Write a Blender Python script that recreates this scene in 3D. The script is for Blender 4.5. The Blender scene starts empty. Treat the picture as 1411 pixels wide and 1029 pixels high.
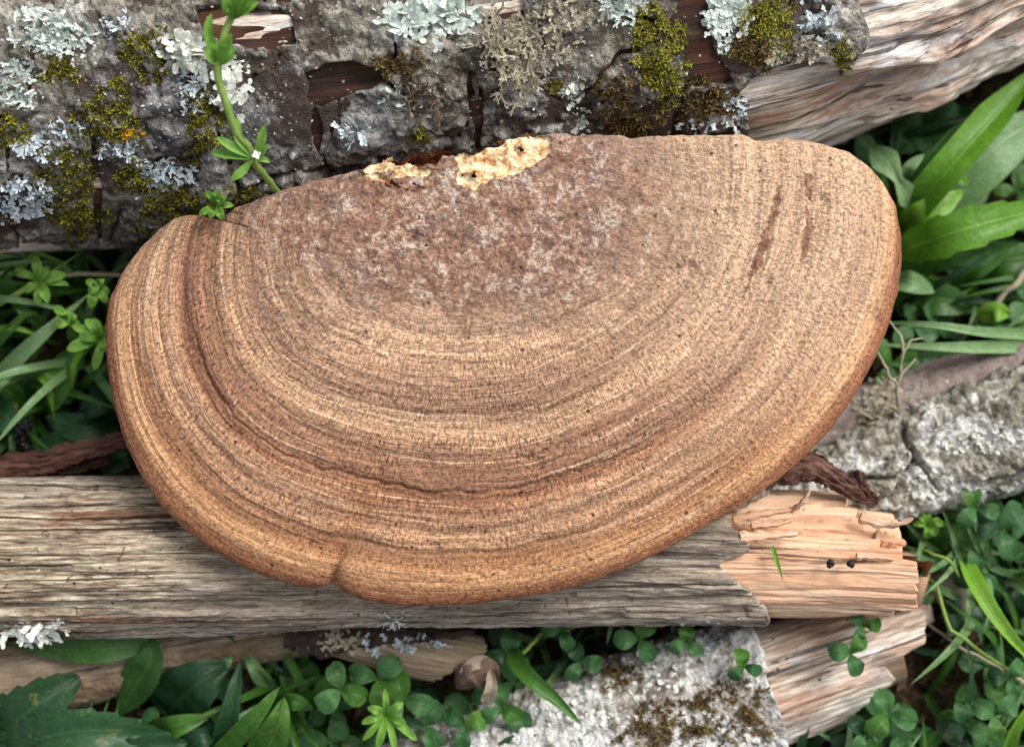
import bpy, math, random
import numpy as np
from mathutils import Vector, Matrix

random.seed(7)
RS = np.random.RandomState(11)
sc = bpy.context.scene
COL = sc.collection

# ------------------------------------------------------------------ camera, sky, sun, exposure
TAU = math.radians(8.0)
LENS = 45.0
PW, PH = 1411.0, 1029.0
FPX = PW * LENS / 36.0
DIST = 0.353
TGT = np.array([0.0, 0.0, 0.07])
FWD = np.array([0.0, math.sin(TAU), -math.cos(TAU)])
UPV = np.array([0.0, math.cos(TAU), math.sin(TAU)])
CAM = TGT - DIST * FWD
cam = bpy.data.cameras.new('camera')
camo = bpy.data.objects.new('camera', cam)
COL.objects.link(camo)
camo.location = CAM
camo.rotation_euler = (TAU, 0, 0)
cam.lens = LENS
cam.sensor_width = 36
cam.clip_start = 0.01
cam.clip_end = 100
cam.dof.use_dof = True
cam.dof.focus_distance = 0.352
cam.dof.aperture_fstop = 6.5
sc.camera = camo
sc.render.resolution_x, sc.render.resolution_y = 1024, 746

SUN_EL, SUN_AZ = math.radians(50), math.radians(48)     # azimuth clockwise from +Y
w = bpy.data.worlds.new('World')
sc.world = w
w.use_nodes = True
wn = w.node_tree
wn.nodes.clear()
sky = wn.nodes.new('ShaderNodeTexSky')
sky.sky_type = 'NISHITA'
sky.sun_disc = False
sky.sun_elevation = SUN_EL
sky.sun_rotation = SUN_AZ
sky.dust_density = 4
hs = wn.nodes.new('ShaderNodeHueSaturation')
hs.inputs['Saturation'].default_value = 0.3
bg = wn.nodes.new('ShaderNodeBackground')
bg.inputs['Strength'].default_value = 0.105
wo = wn.nodes.new('ShaderNodeOutputWorld')
wn.links.new(sky.outputs[0], hs.inputs['Color'])
wn.links.new(hs.outputs[0], bg.inputs['Color'])
wn.links.new(bg.outputs[0], wo.inputs['Surface'])
sl = bpy.data.lights.new('sun', 'SUN')
sl.energy = 1.5
sl.angle = math.radians(26)
sl.color = (1.0, 0.975, 0.94)
so = bpy.data.objects.new('sun', sl)
COL.objects.link(so)
sd = Vector((math.sin(SUN_AZ) * math.cos(SUN_EL), math.cos(SUN_AZ) * math.cos(SUN_EL), math.sin(SUN_EL)))
so.rotation_euler = (-sd).to_track_quat('-Z', 'Y').to_euler()
so.location = sd * 2
sc.view_settings.view_transform = 'Standard'
sc.view_settings.look = 'None'
sc.view_settings.gamma = 1
sc.view_settings.exposure = 0.9

# ------------------------------------------------------------------ measuring helpers
def P(px, py, z):
    """world point that is seen at pixel (px,py) of the photograph and lies at height z"""
    px = np.asarray(px, float); py = np.asarray(py, float); z = np.asarray(z, float)
    a = (px - PW / 2) / FPX
    b = (PH / 2 - py) / FPX
    dx = a
    dy = b * UPV[1] + FWD[1]
    dz = b * UPV[2] + FWD[2]
    s = (z - CAM[2]) / dz
    return np.stack([CAM[0] + s * dx, CAM[1] + s * dy, CAM[2] + s * dz], -1)

def proj(p):
    d = p - CAM
    zz = d @ FWD
    return PW / 2 + FPX * d[..., 0] / zz, PH / 2 - FPX * (d @ UPV) / zz

def pxm(z):
    return (CAM[2] - z) / math.cos(TAU) / FPX      # metres per photo pixel at height z

# gradient noise
_pr = np.random.RandomState(5)
_perm = np.concatenate([_pr.permutation(256)] * 3)
_g = _pr.normal(size=(256, 3)); _g /= np.linalg.norm(_g, axis=1)[:, None]
def pn(p):
    p = np.asarray(p, float)
    sh = p.shape[:-1]
    p = p.reshape(-1, 3)
    i = np.floor(p).astype(int); f = p - i; i &= 255
    u = f * f * f * (f * (f * 6 - 15) + 10)
    r = np.zeros(len(p))
    for dx in (0, 1):
        wx = u[:, 0] if dx else 1 - u[:, 0]
        for dy in (0, 1):
            wy = u[:, 1] if dy else 1 - u[:, 1]
            for dz in (0, 1):
                wz = u[:, 2] if dz else 1 - u[:, 2]
                h = _perm[_perm[_perm[i[:, 0] + dx] + i[:, 1] + dy] + i[:, 2] + dz]
                g = _g[h]
                r += wx * wy * wz * (g[:, 0] * (f[:, 0] - dx) + g[:, 1] * (f[:, 1] - dy) + g[:, 2] * (f[:, 2] - dz))
    return (r * 1.5).reshape(sh)
def fbm(p, o=4, gain=.5):
    p = np.asarray(p, float)
    s = 0; a = 1.0
    for k in range(o):
        s = s + a * pn(p * (2 ** k) + 17.3 * k)
        a *= gain
    return s
def sm(a, b, x):
    t = np.clip((x - a) / (b - a), 0, 1)
    return t * t * (3 - 2 * t)
def inpoly(px, py, poly):
    c = np.zeros(np.shape(px), bool)
    n = len(poly)
    for k in range(n):
        x0, y0 = poly[k]; x1, y1 = poly[(k + 1) % n]
        if y0 == y1: continue
        m = (y0 > py) != (y1 > py)
        c ^= m & (px < (x1 - x0) * (py - y0) / (y1 - y0) + x0)
    return c
def spline(pts, n):
    """Catmull-Rom through pts, n samples evenly by arc length"""
    pts = np.asarray(pts, float)
    if len(pts) == 2:
        return pts[0] + (pts[1] - pts[0]) * np.linspace(0, 1, n)[:, None]
    q = np.vstack([2 * pts[0] - pts[1], pts, 2 * pts[-1] - pts[-2]])
    out = []
    for k in range(1, len(q) - 2):
        t = np.linspace(0, 1, 24, endpoint=False)[:, None]
        a, b, c, d = q[k - 1], q[k], q[k + 1], q[k + 2]
        out.append(.5 * (2 * b + (c - a) * t + (2 * a - 5 * b + 4 * c - d) * t * t + (3 * b - a - 3 * c + d) * t ** 3))
    out.append(pts[-1:])
    o = np.vstack(out)
    L = np.concatenate([[0], np.cumsum(np.linalg.norm(np.diff(o[:, :3] if o.shape[1] > 3 else o, axis=0), axis=1))])
    x = np.linspace(0, L[-1], n)
    return np.stack([np.interp(x, L, o[:, j]) for j in range(o.shape[1])], -1)

# ------------------------------------------------------------------ mesh / object helpers
def mesh(name, V, F, attrs=None, uv=None, smooth=True):
    V = np.ascontiguousarray(V, np.float32)
    me = bpy.data.meshes.new(name)
    if isinstance(F, np.ndarray):
        F = np.ascontiguousarray(F, np.int32)
        k = F.shape[1]
        me.vertices.add(len(V)); me.vertices.foreach_set('co', V.ravel())
        me.loops.add(F.size); me.loops.foreach_set('vertex_index', F.ravel())
        me.polygons.add(len(F)); me.polygons.foreach_set('loop_start', np.arange(0, F.size, k, dtype=np.int32))
        me.update(calc_edges=True)
    else:
        me.from_pydata(V.tolist(), [], F)
    if attrs:
        for an, d in attrs.items():
            d = np.asarray(d, np.float32)
            if d.ndim == 1:
                a = me.attributes.new(an, 'FLOAT', 'POINT'); a.data.foreach_set('value', np.ascontiguousarray(d))
            else:
                a = me.attributes.new(an, 'FLOAT_VECTOR', 'POINT'); a.data.foreach_set('vector', np.ascontiguousarray(d).ravel())
    if smooth:
        me.polygons.foreach_set('use_smooth', np.ones(len(me.polygons), bool))
    return me
def ob(name, me, mat, parent=None):
    o = bpy.data.objects.new(name, me)
    COL.objects.link(o)
    if mat and not me.materials: me.materials.append(mat)
    if parent is not None:
        o.parent = parent
        base = parent.get('_base')
        L = Vector(base) if base is not None else Vector((0, 0, 0))
        o.matrix_parent_inverse = Matrix.Translation(-L)
    return o
def tag(o, label, cat, group=None, kind=None):
    o['label'] = label
    if kind != 'structure' or cat: o['category'] = cat
    if group: o['group'] = group
    if kind: o['kind'] = kind
    return o
ROOTS = []
def root(name, loc, label, cat, group=None):
    o = bpy.data.objects.new(name, None)
    COL.objects.link(o)
    o.empty_display_size = .01
    o.location = loc
    o['_base'] = [float(v) for v in loc]
    ROOTS.append(o)
    return tag(o, label, cat, group)

def gridF(nu, nv, wrap=False):
    i = np.arange(nu - 1)[:, None]
    j = np.arange(nv if wrap else nv - 1)[None, :]
    j2 = (j + 1) % nv
    a = i * nv + j; b = i * nv + j2; c = (i + 1) * nv + j2; d = (i + 1) * nv + j
    return np.stack([a, b, c, d], -1).reshape(-1, 4)
def submesh(V, F, attrs, inward=None, depth=0.0, bsm=3):
    """faces F of V as own arrays; with a skirt along the border pushed along inward*depth"""
    used, inv = np.unique(F, return_inverse=True)
    F2 = inv.reshape(F.shape)
    V2 = V[used]
    at = {k: a[used] for k, a in attrs.items()}
    if inward is not None:
        e = np.concatenate([F2[:, [0, 1]], F2[:, [1, 2]], F2[:, [2, 3]], F2[:, [3, 0]]])
        es = np.sort(e, 1)
        key = es[:, 0].astype(np.int64) * len(V2) + es[:, 1]
        uq, idx, cnt = np.unique(key, return_index=True, return_counts=True)
        be = e[idx[cnt == 1]]
        bv, binv = np.unique(be, return_inverse=True)
        binv = binv.reshape(be.shape)
        n = len(V2)
        for _ in range(bsm):
            acc = np.zeros((len(bv), 3)); cn = np.zeros((len(bv), 1)); bp = V2[bv]
            for q0, q1 in ((0, 1), (1, 0)):
                np.add.at(acc, binv[:, q0], bp[binv[:, q1]]); np.add.at(cn, binv[:, q0], 1)
            V2[bv] = .5 * bp + .5 * acc / np.maximum(cn, 1)
        dd = depth[used][bv][:, None] if isinstance(depth, np.ndarray) else depth
        V2 = np.vstack([V2, V2[bv] + inward[used][bv] * dd])
        at = {k: np.concatenate([a, a[bv]]) for k, a in at.items()}
        sk = np.stack([be[:, 1], be[:, 0], n + binv[:, 0], n + binv[:, 1]], -1)
        F2 = np.vstack([F2, sk])
    return V2, F2, at

def pieces(F, mn=1):
    """face sets of the edge-connected pieces of F"""
    e = np.concatenate([F[:, [0, 1]], F[:, [1, 2]], F[:, [2, 3]], F[:, [3, 0]]])
    e.sort(1)
    _, ei = np.unique(e[:, 0].astype(np.int64) * (F.max() + 1) + e[:, 1], return_inverse=True)
    ei = ei.reshape(4, -1).T
    lab = np.arange(len(F))
    while True:
        el = np.full(ei.max() + 1, len(F))
        for k in range(4): np.minimum.at(el, ei[:, k], lab)
        new = el[ei].min(1)
        new = np.minimum(new, new[new])
        if (new == lab).all(): break
        lab = new
    return [F[lab == l] for l in np.unique(lab) if (lab == l).sum() >= mn]

def tube(pts, r, sides=6, n=None):
    pts = np.asarray(pts, float)
    if n: pts = spline(pts, n)
    n = len(pts)
    r = np.broadcast_to(np.asarray(r, float), (n,)) if np.ndim(r) < 1 or len(r) == n else np.interp(np.linspace(0, 1, n), np.linspace(0, 1, len(r)), r)
    T = np.gradient(pts, axis=0); T /= np.linalg.norm(T, axis=1)[:, None] + 1e-12
    ref = np.array([0.13, 0.31, 0.94])
    if abs(T.mean(0) @ ref) > .8: ref = np.array([0.9, 0.2, 0.1])
    A = np.cross(T, ref); A /= np.linalg.norm(A, axis=1)[:, None] + 1e-12
    B = np.cross(T, A)
    th = np.linspace(0, 2 * math.pi, sides, endpoint=False)
    V = pts[:, None, :] + r[:, None, None] * (A[:, None, :] * np.cos(th)[None, :, None] + B[:, None, :] * np.sin(th)[None, :, None])
    V = V.reshape(-1, 3)
    F = gridF(n, sides, True)
    c0 = len(V); V = np.vstack([V, pts[:1], pts[-1:]])
    caps = [[(j + 1) % sides, j, c0] for j in range(sides)] + [[(n - 1) * sides + j, (n - 1) * sides + (j + 1) % sides, c0 + 1] for j in range(sides)]
    return V, F.tolist() + caps
class MB:
    """collects pieces into one mesh"""
    def __init__(s): s.V = []; s.F = []; s.A = []; s.n = 0
    def add(s, V, F, a=None):
        s.V.append(V)
        n = s.n
        s.F.extend([[i + n for i in f] for f in F])
        s.A.append(np.zeros((len(V), 3)) if a is None else a)
        s.n += len(V)
    def build(s, name, smooth=True):
        return mesh(name, np.vstack(s.V), s.F, {'luv': np.vstack(s.A)}, smooth=smooth)

# ------------------------------------------------------------------ node helpers
class NT:
    def __init__(s, name):
        s.m = bpy.data.materials.new(name)
        s.m.use_nodes = True
        s.t = s.m.node_tree
        s.t.nodes.clear()
        s.out = s.t.nodes.new('ShaderNodeOutputMaterial')
    def n(s, typ, **kw):
        nd = s.t.nodes.new('ShaderNode' + typ)
        for k, v in kw.items(): setattr(nd, k, v)
        return nd
    def put(s, sock, v):
        if isinstance(v, bpy.types.NodeSocket): s.t.links.new(v, sock)
        elif isinstance(v, (tuple, list)) and len(v) == 3 and sock.type == 'RGBA': sock.default_value = (*v, 1)
        else: sock.default_value = v
    def attr(s, name, vec=False):
        a = s.n('Attribute', attribute_name=name)
        return a.outputs['Vector'] if vec else a.outputs['Fac']
    def obj(s): return s.n('TexCoord').outputs['Object']
    def math(s, op, a, b=0.0, clamp=False):
        m = s.n('Math', operation=op, use_clamp=clamp); s.put(m.inputs[0], a); s.put(m.inputs[1], b); return m.outputs[0]
    def vmul(s, v, k):
        m = s.n('VectorMath', operation='MULTIPLY'); s.put(m.inputs[0], v); s.put(m.inputs[1], k); return m.outputs[0]
    def vadd(s, v, k):
        m = s.n('VectorMath', operation='ADD'); s.put(m.inputs[0], v); s.put(m.inputs[1], k); return m.outputs[0]
    def comb(s, x, y, z=0.0):
        c = s.n('CombineXYZ')
        for q, v in zip(c.inputs, (x, y, z)): s.put(q, v)
        return c.outputs[0]
    def sep(s, v):
        c = s.n('SeparateXYZ'); s.put(c.inputs[0], v); return c.outputs
    def noise(s, v, scale, detail=4, rough=.55, dist=0.0, color=False):
        m = s.n('TexNoise'); s.put(m.inputs['Vector'], v); s.put(m.inputs['Scale'], scale)
        s.put(m.inputs['Detail'], detail); s.put(m.inputs['Roughness'], rough); s.put(m.inputs['Distortion'], dist)
        return m.outputs['Color' if color else 'Fac']
    def voro(s, v, scale, feature='F1', out='Distance', rnd=1.0):
        m = s.n('TexVoronoi', feature=feature); s.put(m.inputs['Vector'], v); s.put(m.inputs['Scale'], scale); s.put(m.inputs['Randomness'], rnd)
        return m.outputs[out]
    def ramp(s, f, stops, interp='LINEAR'):
        r = s.n('ValToRGB'); s.put(r.inputs[0], f)
        cr = r.color_ramp; cr.interpolation = interp
        while len(cr.elements) < len(stops): cr.elements.new(.5)
        for e, (p, c) in zip(cr.elements, stops):
            e.position = p
            e.color = (c, c, c, 1) if np.isscalar(c) else (*c, 1)
        return r.outputs[0]
    def mix(s, f, a, b, mode='MIX'):
        m = s.n('Mix', data_type='RGBA', blend_type=mode)
        s.put(m.inputs[0], f); s.put(m.inputs[6], a); s.put(m.inputs[7], b)
        return m.outputs[2]
    def bump(s, h, dist, strength=1.0, normal=None):
        b = s.n('Bump'); s.put(b.inputs['Height'], h); s.put(b.inputs['Distance'], dist); s.put(b.inputs['Strength'], strength)
        if normal is not None: s.put(b.inputs['Normal'], normal)
        return b.outputs[0]
    def bsdf(s, col, rough=.8, normal=None, spec=.3, transl=0.0, sheen=0.0):
        b = s.n('BsdfPrincipled')
        s.put(b.inputs['Base Color'], col); s.put(b.inputs['Roughness'], rough); s.put(b.inputs['Specular IOR Level'], spec)
        if normal is not None: s.put(b.inputs['Normal'], normal)
        if sheen: b.inputs['Sheen Weight'].default_value = sheen
        o = b.outputs[0]
        if transl:
            t = s.n('BsdfTranslucent'); s.put(t.inputs[0], col)
            if normal is not None: s.put(t.inputs['Normal'], normal)
            x = s.n('MixShader'); x.inputs[0].default_value = transl
            s.t.links.new(o, x.inputs[1]); s.t.links.new(t.outputs[0], x.inputs[2]); o = x.outputs[0]
        s.t.links.new(o, s.out.inputs['Surface'])
        return s.m

def rgb(r, g, b):      # sRGB 0-255 -> linear
    f = lambda c: (c / 255 / 12.92) if c / 255 <= .04045 else ((c / 255 + .055) / 1.055) ** 2.4
    return (f(r), f(g), f(b))

# ------------------------------------------------------------------ materials
def wood_mat(name, stops, blotch, green=0.0, stretch=.06, dark=.6, bumpd=.0006, fine=1400):
    k = NT(name)
    v = k.attr('lc', True)
    vs = k.vmul(v, (stretch, 1, 1))
    big = k.noise(k.vmul(v, (.25, 1, 1)), 60, 4, .6, .5)
    g1 = k.noise(vs, 260, 6, .62, .6)
    g2 = k.noise(vs, fine, 4, .6, .2)
    f = k.math('ADD', k.math('MULTIPLY', g1, .75), k.math('MULTIPLY', big, .35))
    col = k.ramp(k.math('SUBTRACT', f, .05), stops)
    bl = k.ramp(k.noise(k.vmul(k.vadd(v, (3.1, .4, .7)), (.22, 1, 1)), 90, 5, .6, .4), [(.5, 0.0), (.66, 1.0)])
    col = k.mix(k.math('MULTIPLY', bl, .75), col, blotch)
    if green:
        gm = k.ramp(k.noise(k.vmul(k.vadd(v, (7, 2, 1)), (.5, 1, 1)), 70, 5, .65), [(.48, 0.0), (.68, green)])
        col = k.mix(gm, col, rgb(120, 122, 74))
    fine_ = k.ramp(g2, [(.3, dark), (.55, 1.0), (.75, 1.18)])
    col = k.mix(1.0, col, fine_, 'MULTIPLY')
    cr = k.ramp(k.noise(k.vmul(k.vadd(v, (1, 5, 2)), (.035, 1, 1)), 420, 3, .6, .3), [(.33, 1.0), (.37, 0.0)])
    col = k.mix(k.math('MULTIPLY', cr, .7), col, rgb(48, 38, 32))
    sp = k.ramp(k.noise(v, 900, 3, .6), [(.28, 1.0), (.34, 0.0)])
    col = k.mix(k.math('MULTIPLY', sp, .55), col, rgb(52, 42, 36))
    h = k.math('ADD', k.math('MULTIPLY', g1, .8), k.math('MULTIPLY', g2, .5))
    h = k.math('SUBTRACT', h, k.math('MULTIPLY', cr, .5))
    return k.bsdf(col, .82, k.bump(h, bumpd), .2)

M = {}
M['grey_wood'] = wood_mat('weathered grey wood', [(.28, rgb(78, 66, 56)), (.42, rgb(140, 126, 110)), (.55, rgb(172, 160, 142)), (.7, rgb(196, 186, 166))], rgb(118, 86, 62), .5)
M['pale_wood'] = wood_mat('pale pinkish bare wood', [(.27, rgb(104, 84, 74)), (.40, rgb(172, 146, 128)), (.52, rgb(206, 188, 172)), (.66, rgb(232, 222, 208))], rgb(170, 126, 98), .12, .11, .55, .0009, 1100)
M['brown_wood'] = wood_mat('dark reddish inner wood', [(.3, rgb(24, 18, 16)), (.45, rgb(46, 33, 28)), (.6, rgb(84, 58, 46)), (.78, rgb(128, 96, 76))], rgb(84, 46, 32), .1)
M['fresh_wood'] = wood_mat('fresh peach split wood', [(.25, rgb(178, 128, 98)), (.42, rgb(202, 158, 126)), (.56, rgb(212, 176, 146)), (.72, rgb(224, 200, 174))], rgb(196, 146, 112), 0, .035, .86, .00035, 1000)
M['dull_wood'] = wood_mat('dull brown old wood', [(.28, rgb(84, 70, 58)), (.42, rgb(132, 112, 94)), (.55, rgb(160, 142, 122)), (.72, rgb(188, 172, 150))], rgb(112, 82, 60), .25)
M['strip'] = wood_mat('dark brown peeling bark', [(.28, rgb(36, 22, 18)), (.42, rgb(74, 48, 40)), (.56, rgb(112, 80, 68)), (.72, rgb(150, 116, 100))], rgb(60, 36, 30), 0)

def front_mat():
    k = NT('weathered grey branch wood')
    v = k.attr('lc', True)
    vs = k.vmul(v, (.05, 1, 1)); vm = k.vmul(v, (.14, 1, 1))
    g1 = k.noise(vs, 300, 7, .66, .35); g2 = k.noise(vs, 1100, 5, .65, .2); g3 = k.noise(vm, 700, 5, .65, .4)
    big = k.noise(k.vmul(v, (.3, 1, 1)), 42, 4, .6, .4)
    grey = k.ramp(g1, [(.3, rgb(62, 55, 51)), (.42, rgb(112, 100, 90)), (.52, rgb(142, 130, 117)), (.64, rgb(168, 157, 143)), (.76, rgb(196, 187, 174))])
    tan_ = k.ramp(g3, [(.3, rgb(84, 62, 50)), (.4, rgb(126, 104, 86)), (.5, rgb(158, 143, 122)), (.6, rgb(184, 172, 148)), (.72, rgb(206, 198, 180))])
    sx, sy, sz = k.sep(v)
    top = k.ramp(k.math('ADD', k.math('MULTIPLY', sz, 26), k.math('MULTIPLY', k.math('SUBTRACT', big, .5), 1.3)), [(.28, 0.0), (.48, 1.0)])
    lf = k.ramp(k.math('MULTIPLY', sx, 3.0), [(.25, 1.0), (.50, .15)])
    col = k.mix(k.math('MULTIPLY', top, lf), grey, tan_)
    gm = k.ramp(k.noise(k.vmul(k.vadd(v, (7, 2, 1)), (.4, 1, 1)), 75, 5, .7), [(.52, 0.0), (.68, .4)])
    col = k.mix(gm, col, k.mix(1.0, rgb(126, 120, 96), k.ramp(g2, [(.3, .6), (.65, 1.15)]), 'MULTIPLY'))
    br = k.ramp(k.noise(k.vmul(k.vadd(v, (2, 9, 4)), (.1, 1, 1)), 120, 5, .65, .6), [(.56, 0.0), (.64, .75)])
    col = k.mix(k.math('MULTIPLY', br, lf), col, rgb(112, 74, 54))
    col = k.mix(1.0, col, k.ramp(g2, [(.30, .40), (.47, .96), (.68, 1.42)]), 'MULTIPLY')
    g4 = k.noise(k.vmul(v, (.3, 1, 1)), 1500, 4, .7)
    col = k.mix(1.0, col, k.ramp(g4, [(.3, .6), (.48, .98), (.68, 1.25)]), 'MULTIPLY')
    cr = k.ramp(k.noise(k.vmul(k.vadd(v, (1, 5, 2)), (.016, 1, 1)), 620, 5, .68, .35), [(.375, 1.0), (.405, 0.0)])
    crx = k.ramp(k.noise(k.vmul(k.vadd(v, (4, 5, 9)), (.5, .5, .5)), 620, 3, .6, .8), [(.33, .7), (.37, 0.0)])
    col = k.mix(k.math('MULTIPLY', cr, .8), col, rgb(44, 36, 32))
    col = k.mix(crx, col, rgb(64, 54, 47))
    wh = k.math('MULTIPLY', k.ramp(k.voro(v, 230), [(.05, 1.0), (.12, 0.0)]), k.ramp(k.noise(v, 90, 3), [(.55, 0.0), (.62, .9)]))
    col = k.mix(wh, col, rgb(214, 212, 204))
    sp = k.math('MULTIPLY', k.ramp(k.voro(k.vadd(v, (3, 1, 2)), 260), [(.07, 1.0), (.14, 0.0)]), k.ramp(k.noise(v, 70, 3), [(.5, 0.0), (.58, .9)]))
    col = k.mix(sp, col, rgb(38, 30, 27))
    h = k.math('ADD', k.math('MULTIPLY', g1, .9), k.math('MULTIPLY', g2, .6))
    h = k.math('SUBTRACT', h, k.math('MULTIPLY', cr, .6))
    return k.bsdf(col, .85, k.bump(h, .0008), .2)

def bare_mat():
    k = NT('pale bare log wood')
    v = k.attr('lc', True)
    vs = k.vmul(v, (.09, 1, 1))
    g1 = k.noise(vs, 620, 6, .68, .3); g2 = k.noise(k.vmul(v, (.14, 1, 1)), 1500, 4, .65, .2)
    big = k.noise(k.vmul(v, (.35, 1, 1)), 62, 5, .62, .5)
    col = k.ramp(k.math('ADD', k.math('MULTIPLY', g1, .62), k.math('MULTIPLY', big, .4)), [(.35, rgb(92, 76, 68)), (.425, rgb(152, 130, 116)), (.49, rgb(202, 182, 164)), (.55, rgb(226, 214, 198)), (.65, rgb(242, 236, 226))])
    pk = k.ramp(k.noise(k.vmul(k.vadd(v, (3, 1, 4)), (.3, 1, 1)), 110, 5, .62, .4), [(.48, 0.0), (.6, .6)])
    col = k.mix(pk, col, k.mix(1.0, rgb(188, 142, 112), k.ramp(g1, [(.32, .6), (.62, 1.2)]), 'MULTIPLY'))
    wt = k.ramp(k.noise(k.vmul(k.vadd(v, (8, 3, 2)), (.4, 1, 1)), 85, 6, .68, .3), [(.54, 0.0), (.62, .8)])
    col = k.mix(wt, col, k.mix(1.0, rgb(230, 228, 226), k.ramp(g2, [(.3, .78), (.6, 1.05)]), 'MULTIPLY'))
    gy = k.ramp(k.noise(k.vmul(k.vadd(v, (5, 8, 2)), (.25, 1, 1)), 95, 5, .65, .3), [(.56, 0.0), (.66, .75)])
    col = k.mix(gy, col, k.mix(1.0, rgb(112, 102, 98), k.ramp(g1, [(.32, .6), (.62, 1.3)]), 'MULTIPLY'))
    col = k.mix(1.0, col, k.ramp(g2, [(.3, .62), (.48, .99), (.7, 1.18)]), 'MULTIPLY')
    cr = k.ramp(k.noise(k.vmul(k.vadd(v, (1, 5, 2)), (.04, 1, 1)), 520, 4, .66, .5), [(.37, 1.0), (.40, 0.0)])
    col = k.mix(k.math('MULTIPLY', cr, .8), col, rgb(60, 48, 43))
    sp = k.math('MULTIPLY', k.ramp(k.voro(v, 200), [(.07, 1.0), (.13, 0.0)]), k.ramp(k.noise(v, 60, 3), [(.52, 0.0), (.6, .95)]))
    col = k.mix(sp, col, rgb(36, 28, 26))
    h = k.math('ADD', g1, k.math('MULTIPLY', g2, .6))
    h = k.math('SUBTRACT', h, k.math('MULTIPLY', cr, .7))
    return k.bsdf(col, .85, k.bump(h, .0011), .2)

def bark_mat(name, base, light, dark, white=0.0, green=.2, rough=.88, layered=False, wthr=.5):
    k = NT(name)
    v = k.attr('lc', True)
    n1 = k.noise(v, 70, 5, .6, .6)
    n2 = k.noise(v, 330, 5, .62, .3)
    n3 = k.noise(v, 1500, 4, .6)
    f = k.math('ADD', k.math('MULTIPLY', n1, .6), k.math('MULTIPLY', n2, .45))
    col = k.ramp(f, [(.36, dark), (.5, base), (.64, light)])
    if white:
        wm = k.ramp(k.math('ADD', k.math('MULTIPLY', k.noise(k.vadd(v, (4, 1, 2)), 55, 5, .62, .4), .75), k.math('MULTIPLY', n2, .25)), [(wthr, 0.0), (wthr + .06, white)])
        col = k.mix(wm, col, k.ramp(n2, [(.3, rgb(190, 188, 184)), (.6, rgb(228, 228, 224))]))
    if green:
        gm = k.ramp(k.noise(k.vadd(v, (9, 3, 5)), 95, 5, .65, .3), [(.5, 0.0), (.68, green)])
        col = k.mix(gm, col, rgb(112, 112, 72))
    col = k.mix(1.0, col, k.ramp(n3, [(.28, .45), (.5, .98), (.74, 1.35)]), 'MULTIPLY')
    if layered:
        lv = k.math('ADD', k.attr('lv'), k.math('MULTIPLY', k.math('SUBTRACT', n2, .5), .35))
        col = k.mix(k.ramp(lv, [(.24, .9), (.40, 0.0)]), col, k.mix(1.0, rgb(66, 52, 44), k.ramp(n3, [(.3, .6), (.7, 1.3)]), 'MULTIPLY'))
        col = k.mix(k.ramp(lv, [(.62, 0.0), (.80, .6)]), col, k.mix(1.0, rgb(186, 182, 172), k.ramp(n3, [(.3, .7), (.6, 1.08)]), 'MULTIPLY'))
    dk = k.ramp(k.noise(k.vadd(v, (6, 6, 1)), 130, 6, .7, .5), [(.36, .85), (.46, 0.0)])
    col = k.mix(dk, col, dark)
    sp = k.ramp(k.voro(v, 420), [(.06, 1.0), (.16, 0.0)])
    sp = k.math('MULTIPLY', sp, k.ramp(k.noise(v, 150, 2), [(.5, 0.0), (.6, .9)]))
    col = k.mix(sp, col, rgb(34, 29, 27))
    wsp = k.ramp(k.voro(k.vadd(v, (2.3, 1.7, .6)), 300), [(.08, 1.0), (.2, 0.0)])
    wsp = k.math('MULTIPLY', wsp, k.ramp(k.noise(k.vadd(v, (1, 1, 1)), 120, 2), [(.54, 0.0), (.64, .8)]))
    col = k.mix(wsp, col, rgb(205, 208, 200))
    h = k.math('ADD', n2, k.math('MULTIPLY', n3, .7))
    return k.bsdf(col, rough, k.bump(h, .0014), .2)
M['front_wood'] = front_mat()
M['bare'] = bare_mat()
M['bark_grey'] = bark_mat('cool grey bark', rgb(112, 109, 107), rgb(148, 144, 140), rgb(62, 58, 57), .3, .1, layered=True)
M['bark_olive'] = bark_mat('olive grey lichened bark', rgb(132, 127, 116), rgb(170, 164, 152), rgb(74, 68, 61), .6, .35, layered=True, wthr=.52)
M['bark_dark'] = bark_mat('dark crusty bark', rgb(92, 85, 79), rgb(132, 125, 116), rgb(46, 41, 38), .3, .4, layered=True)
M['bark_white'] = bark_mat('bark crusted with white lichen', rgb(162, 154, 144), rgb(190, 184, 175), rgb(100, 90, 80), 1.0, .06, wthr=.44)
M['bark_scaly'] = bark_mat('scaly grey beige bark', rgb(146, 142, 127), rgb(180, 175, 160), rgb(84, 78, 68), .95, .35, wthr=.5)
M['bark_smooth'] = bark_mat('smooth pinkish grey bark', rgb(150, 132, 126), rgb(168, 152, 146), rgb(126, 110, 104), .1, .15, .6)

def lichen_mat(name, a, b, under):
    k = NT(name)
    v = k.obj()
    n = k.noise(v, 500, 4, .6)
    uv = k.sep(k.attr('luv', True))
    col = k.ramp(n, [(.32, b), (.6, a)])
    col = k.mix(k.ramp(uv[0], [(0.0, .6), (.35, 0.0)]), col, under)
    return k.bsdf(col, .85, k.bump(k.noise(v, 1600, 3, .6), .0004), .15, .12)
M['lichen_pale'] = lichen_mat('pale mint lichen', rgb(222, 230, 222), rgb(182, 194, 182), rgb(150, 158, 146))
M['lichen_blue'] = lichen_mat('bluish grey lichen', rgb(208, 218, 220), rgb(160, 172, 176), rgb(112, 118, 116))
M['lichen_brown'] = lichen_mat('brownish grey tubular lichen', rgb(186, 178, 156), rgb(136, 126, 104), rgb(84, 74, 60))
M['lichen_white'] = lichen_mat('cream white lichen', rgb(232, 234, 224), rgb(204, 208, 196), rgb(176, 178, 166))
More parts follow.
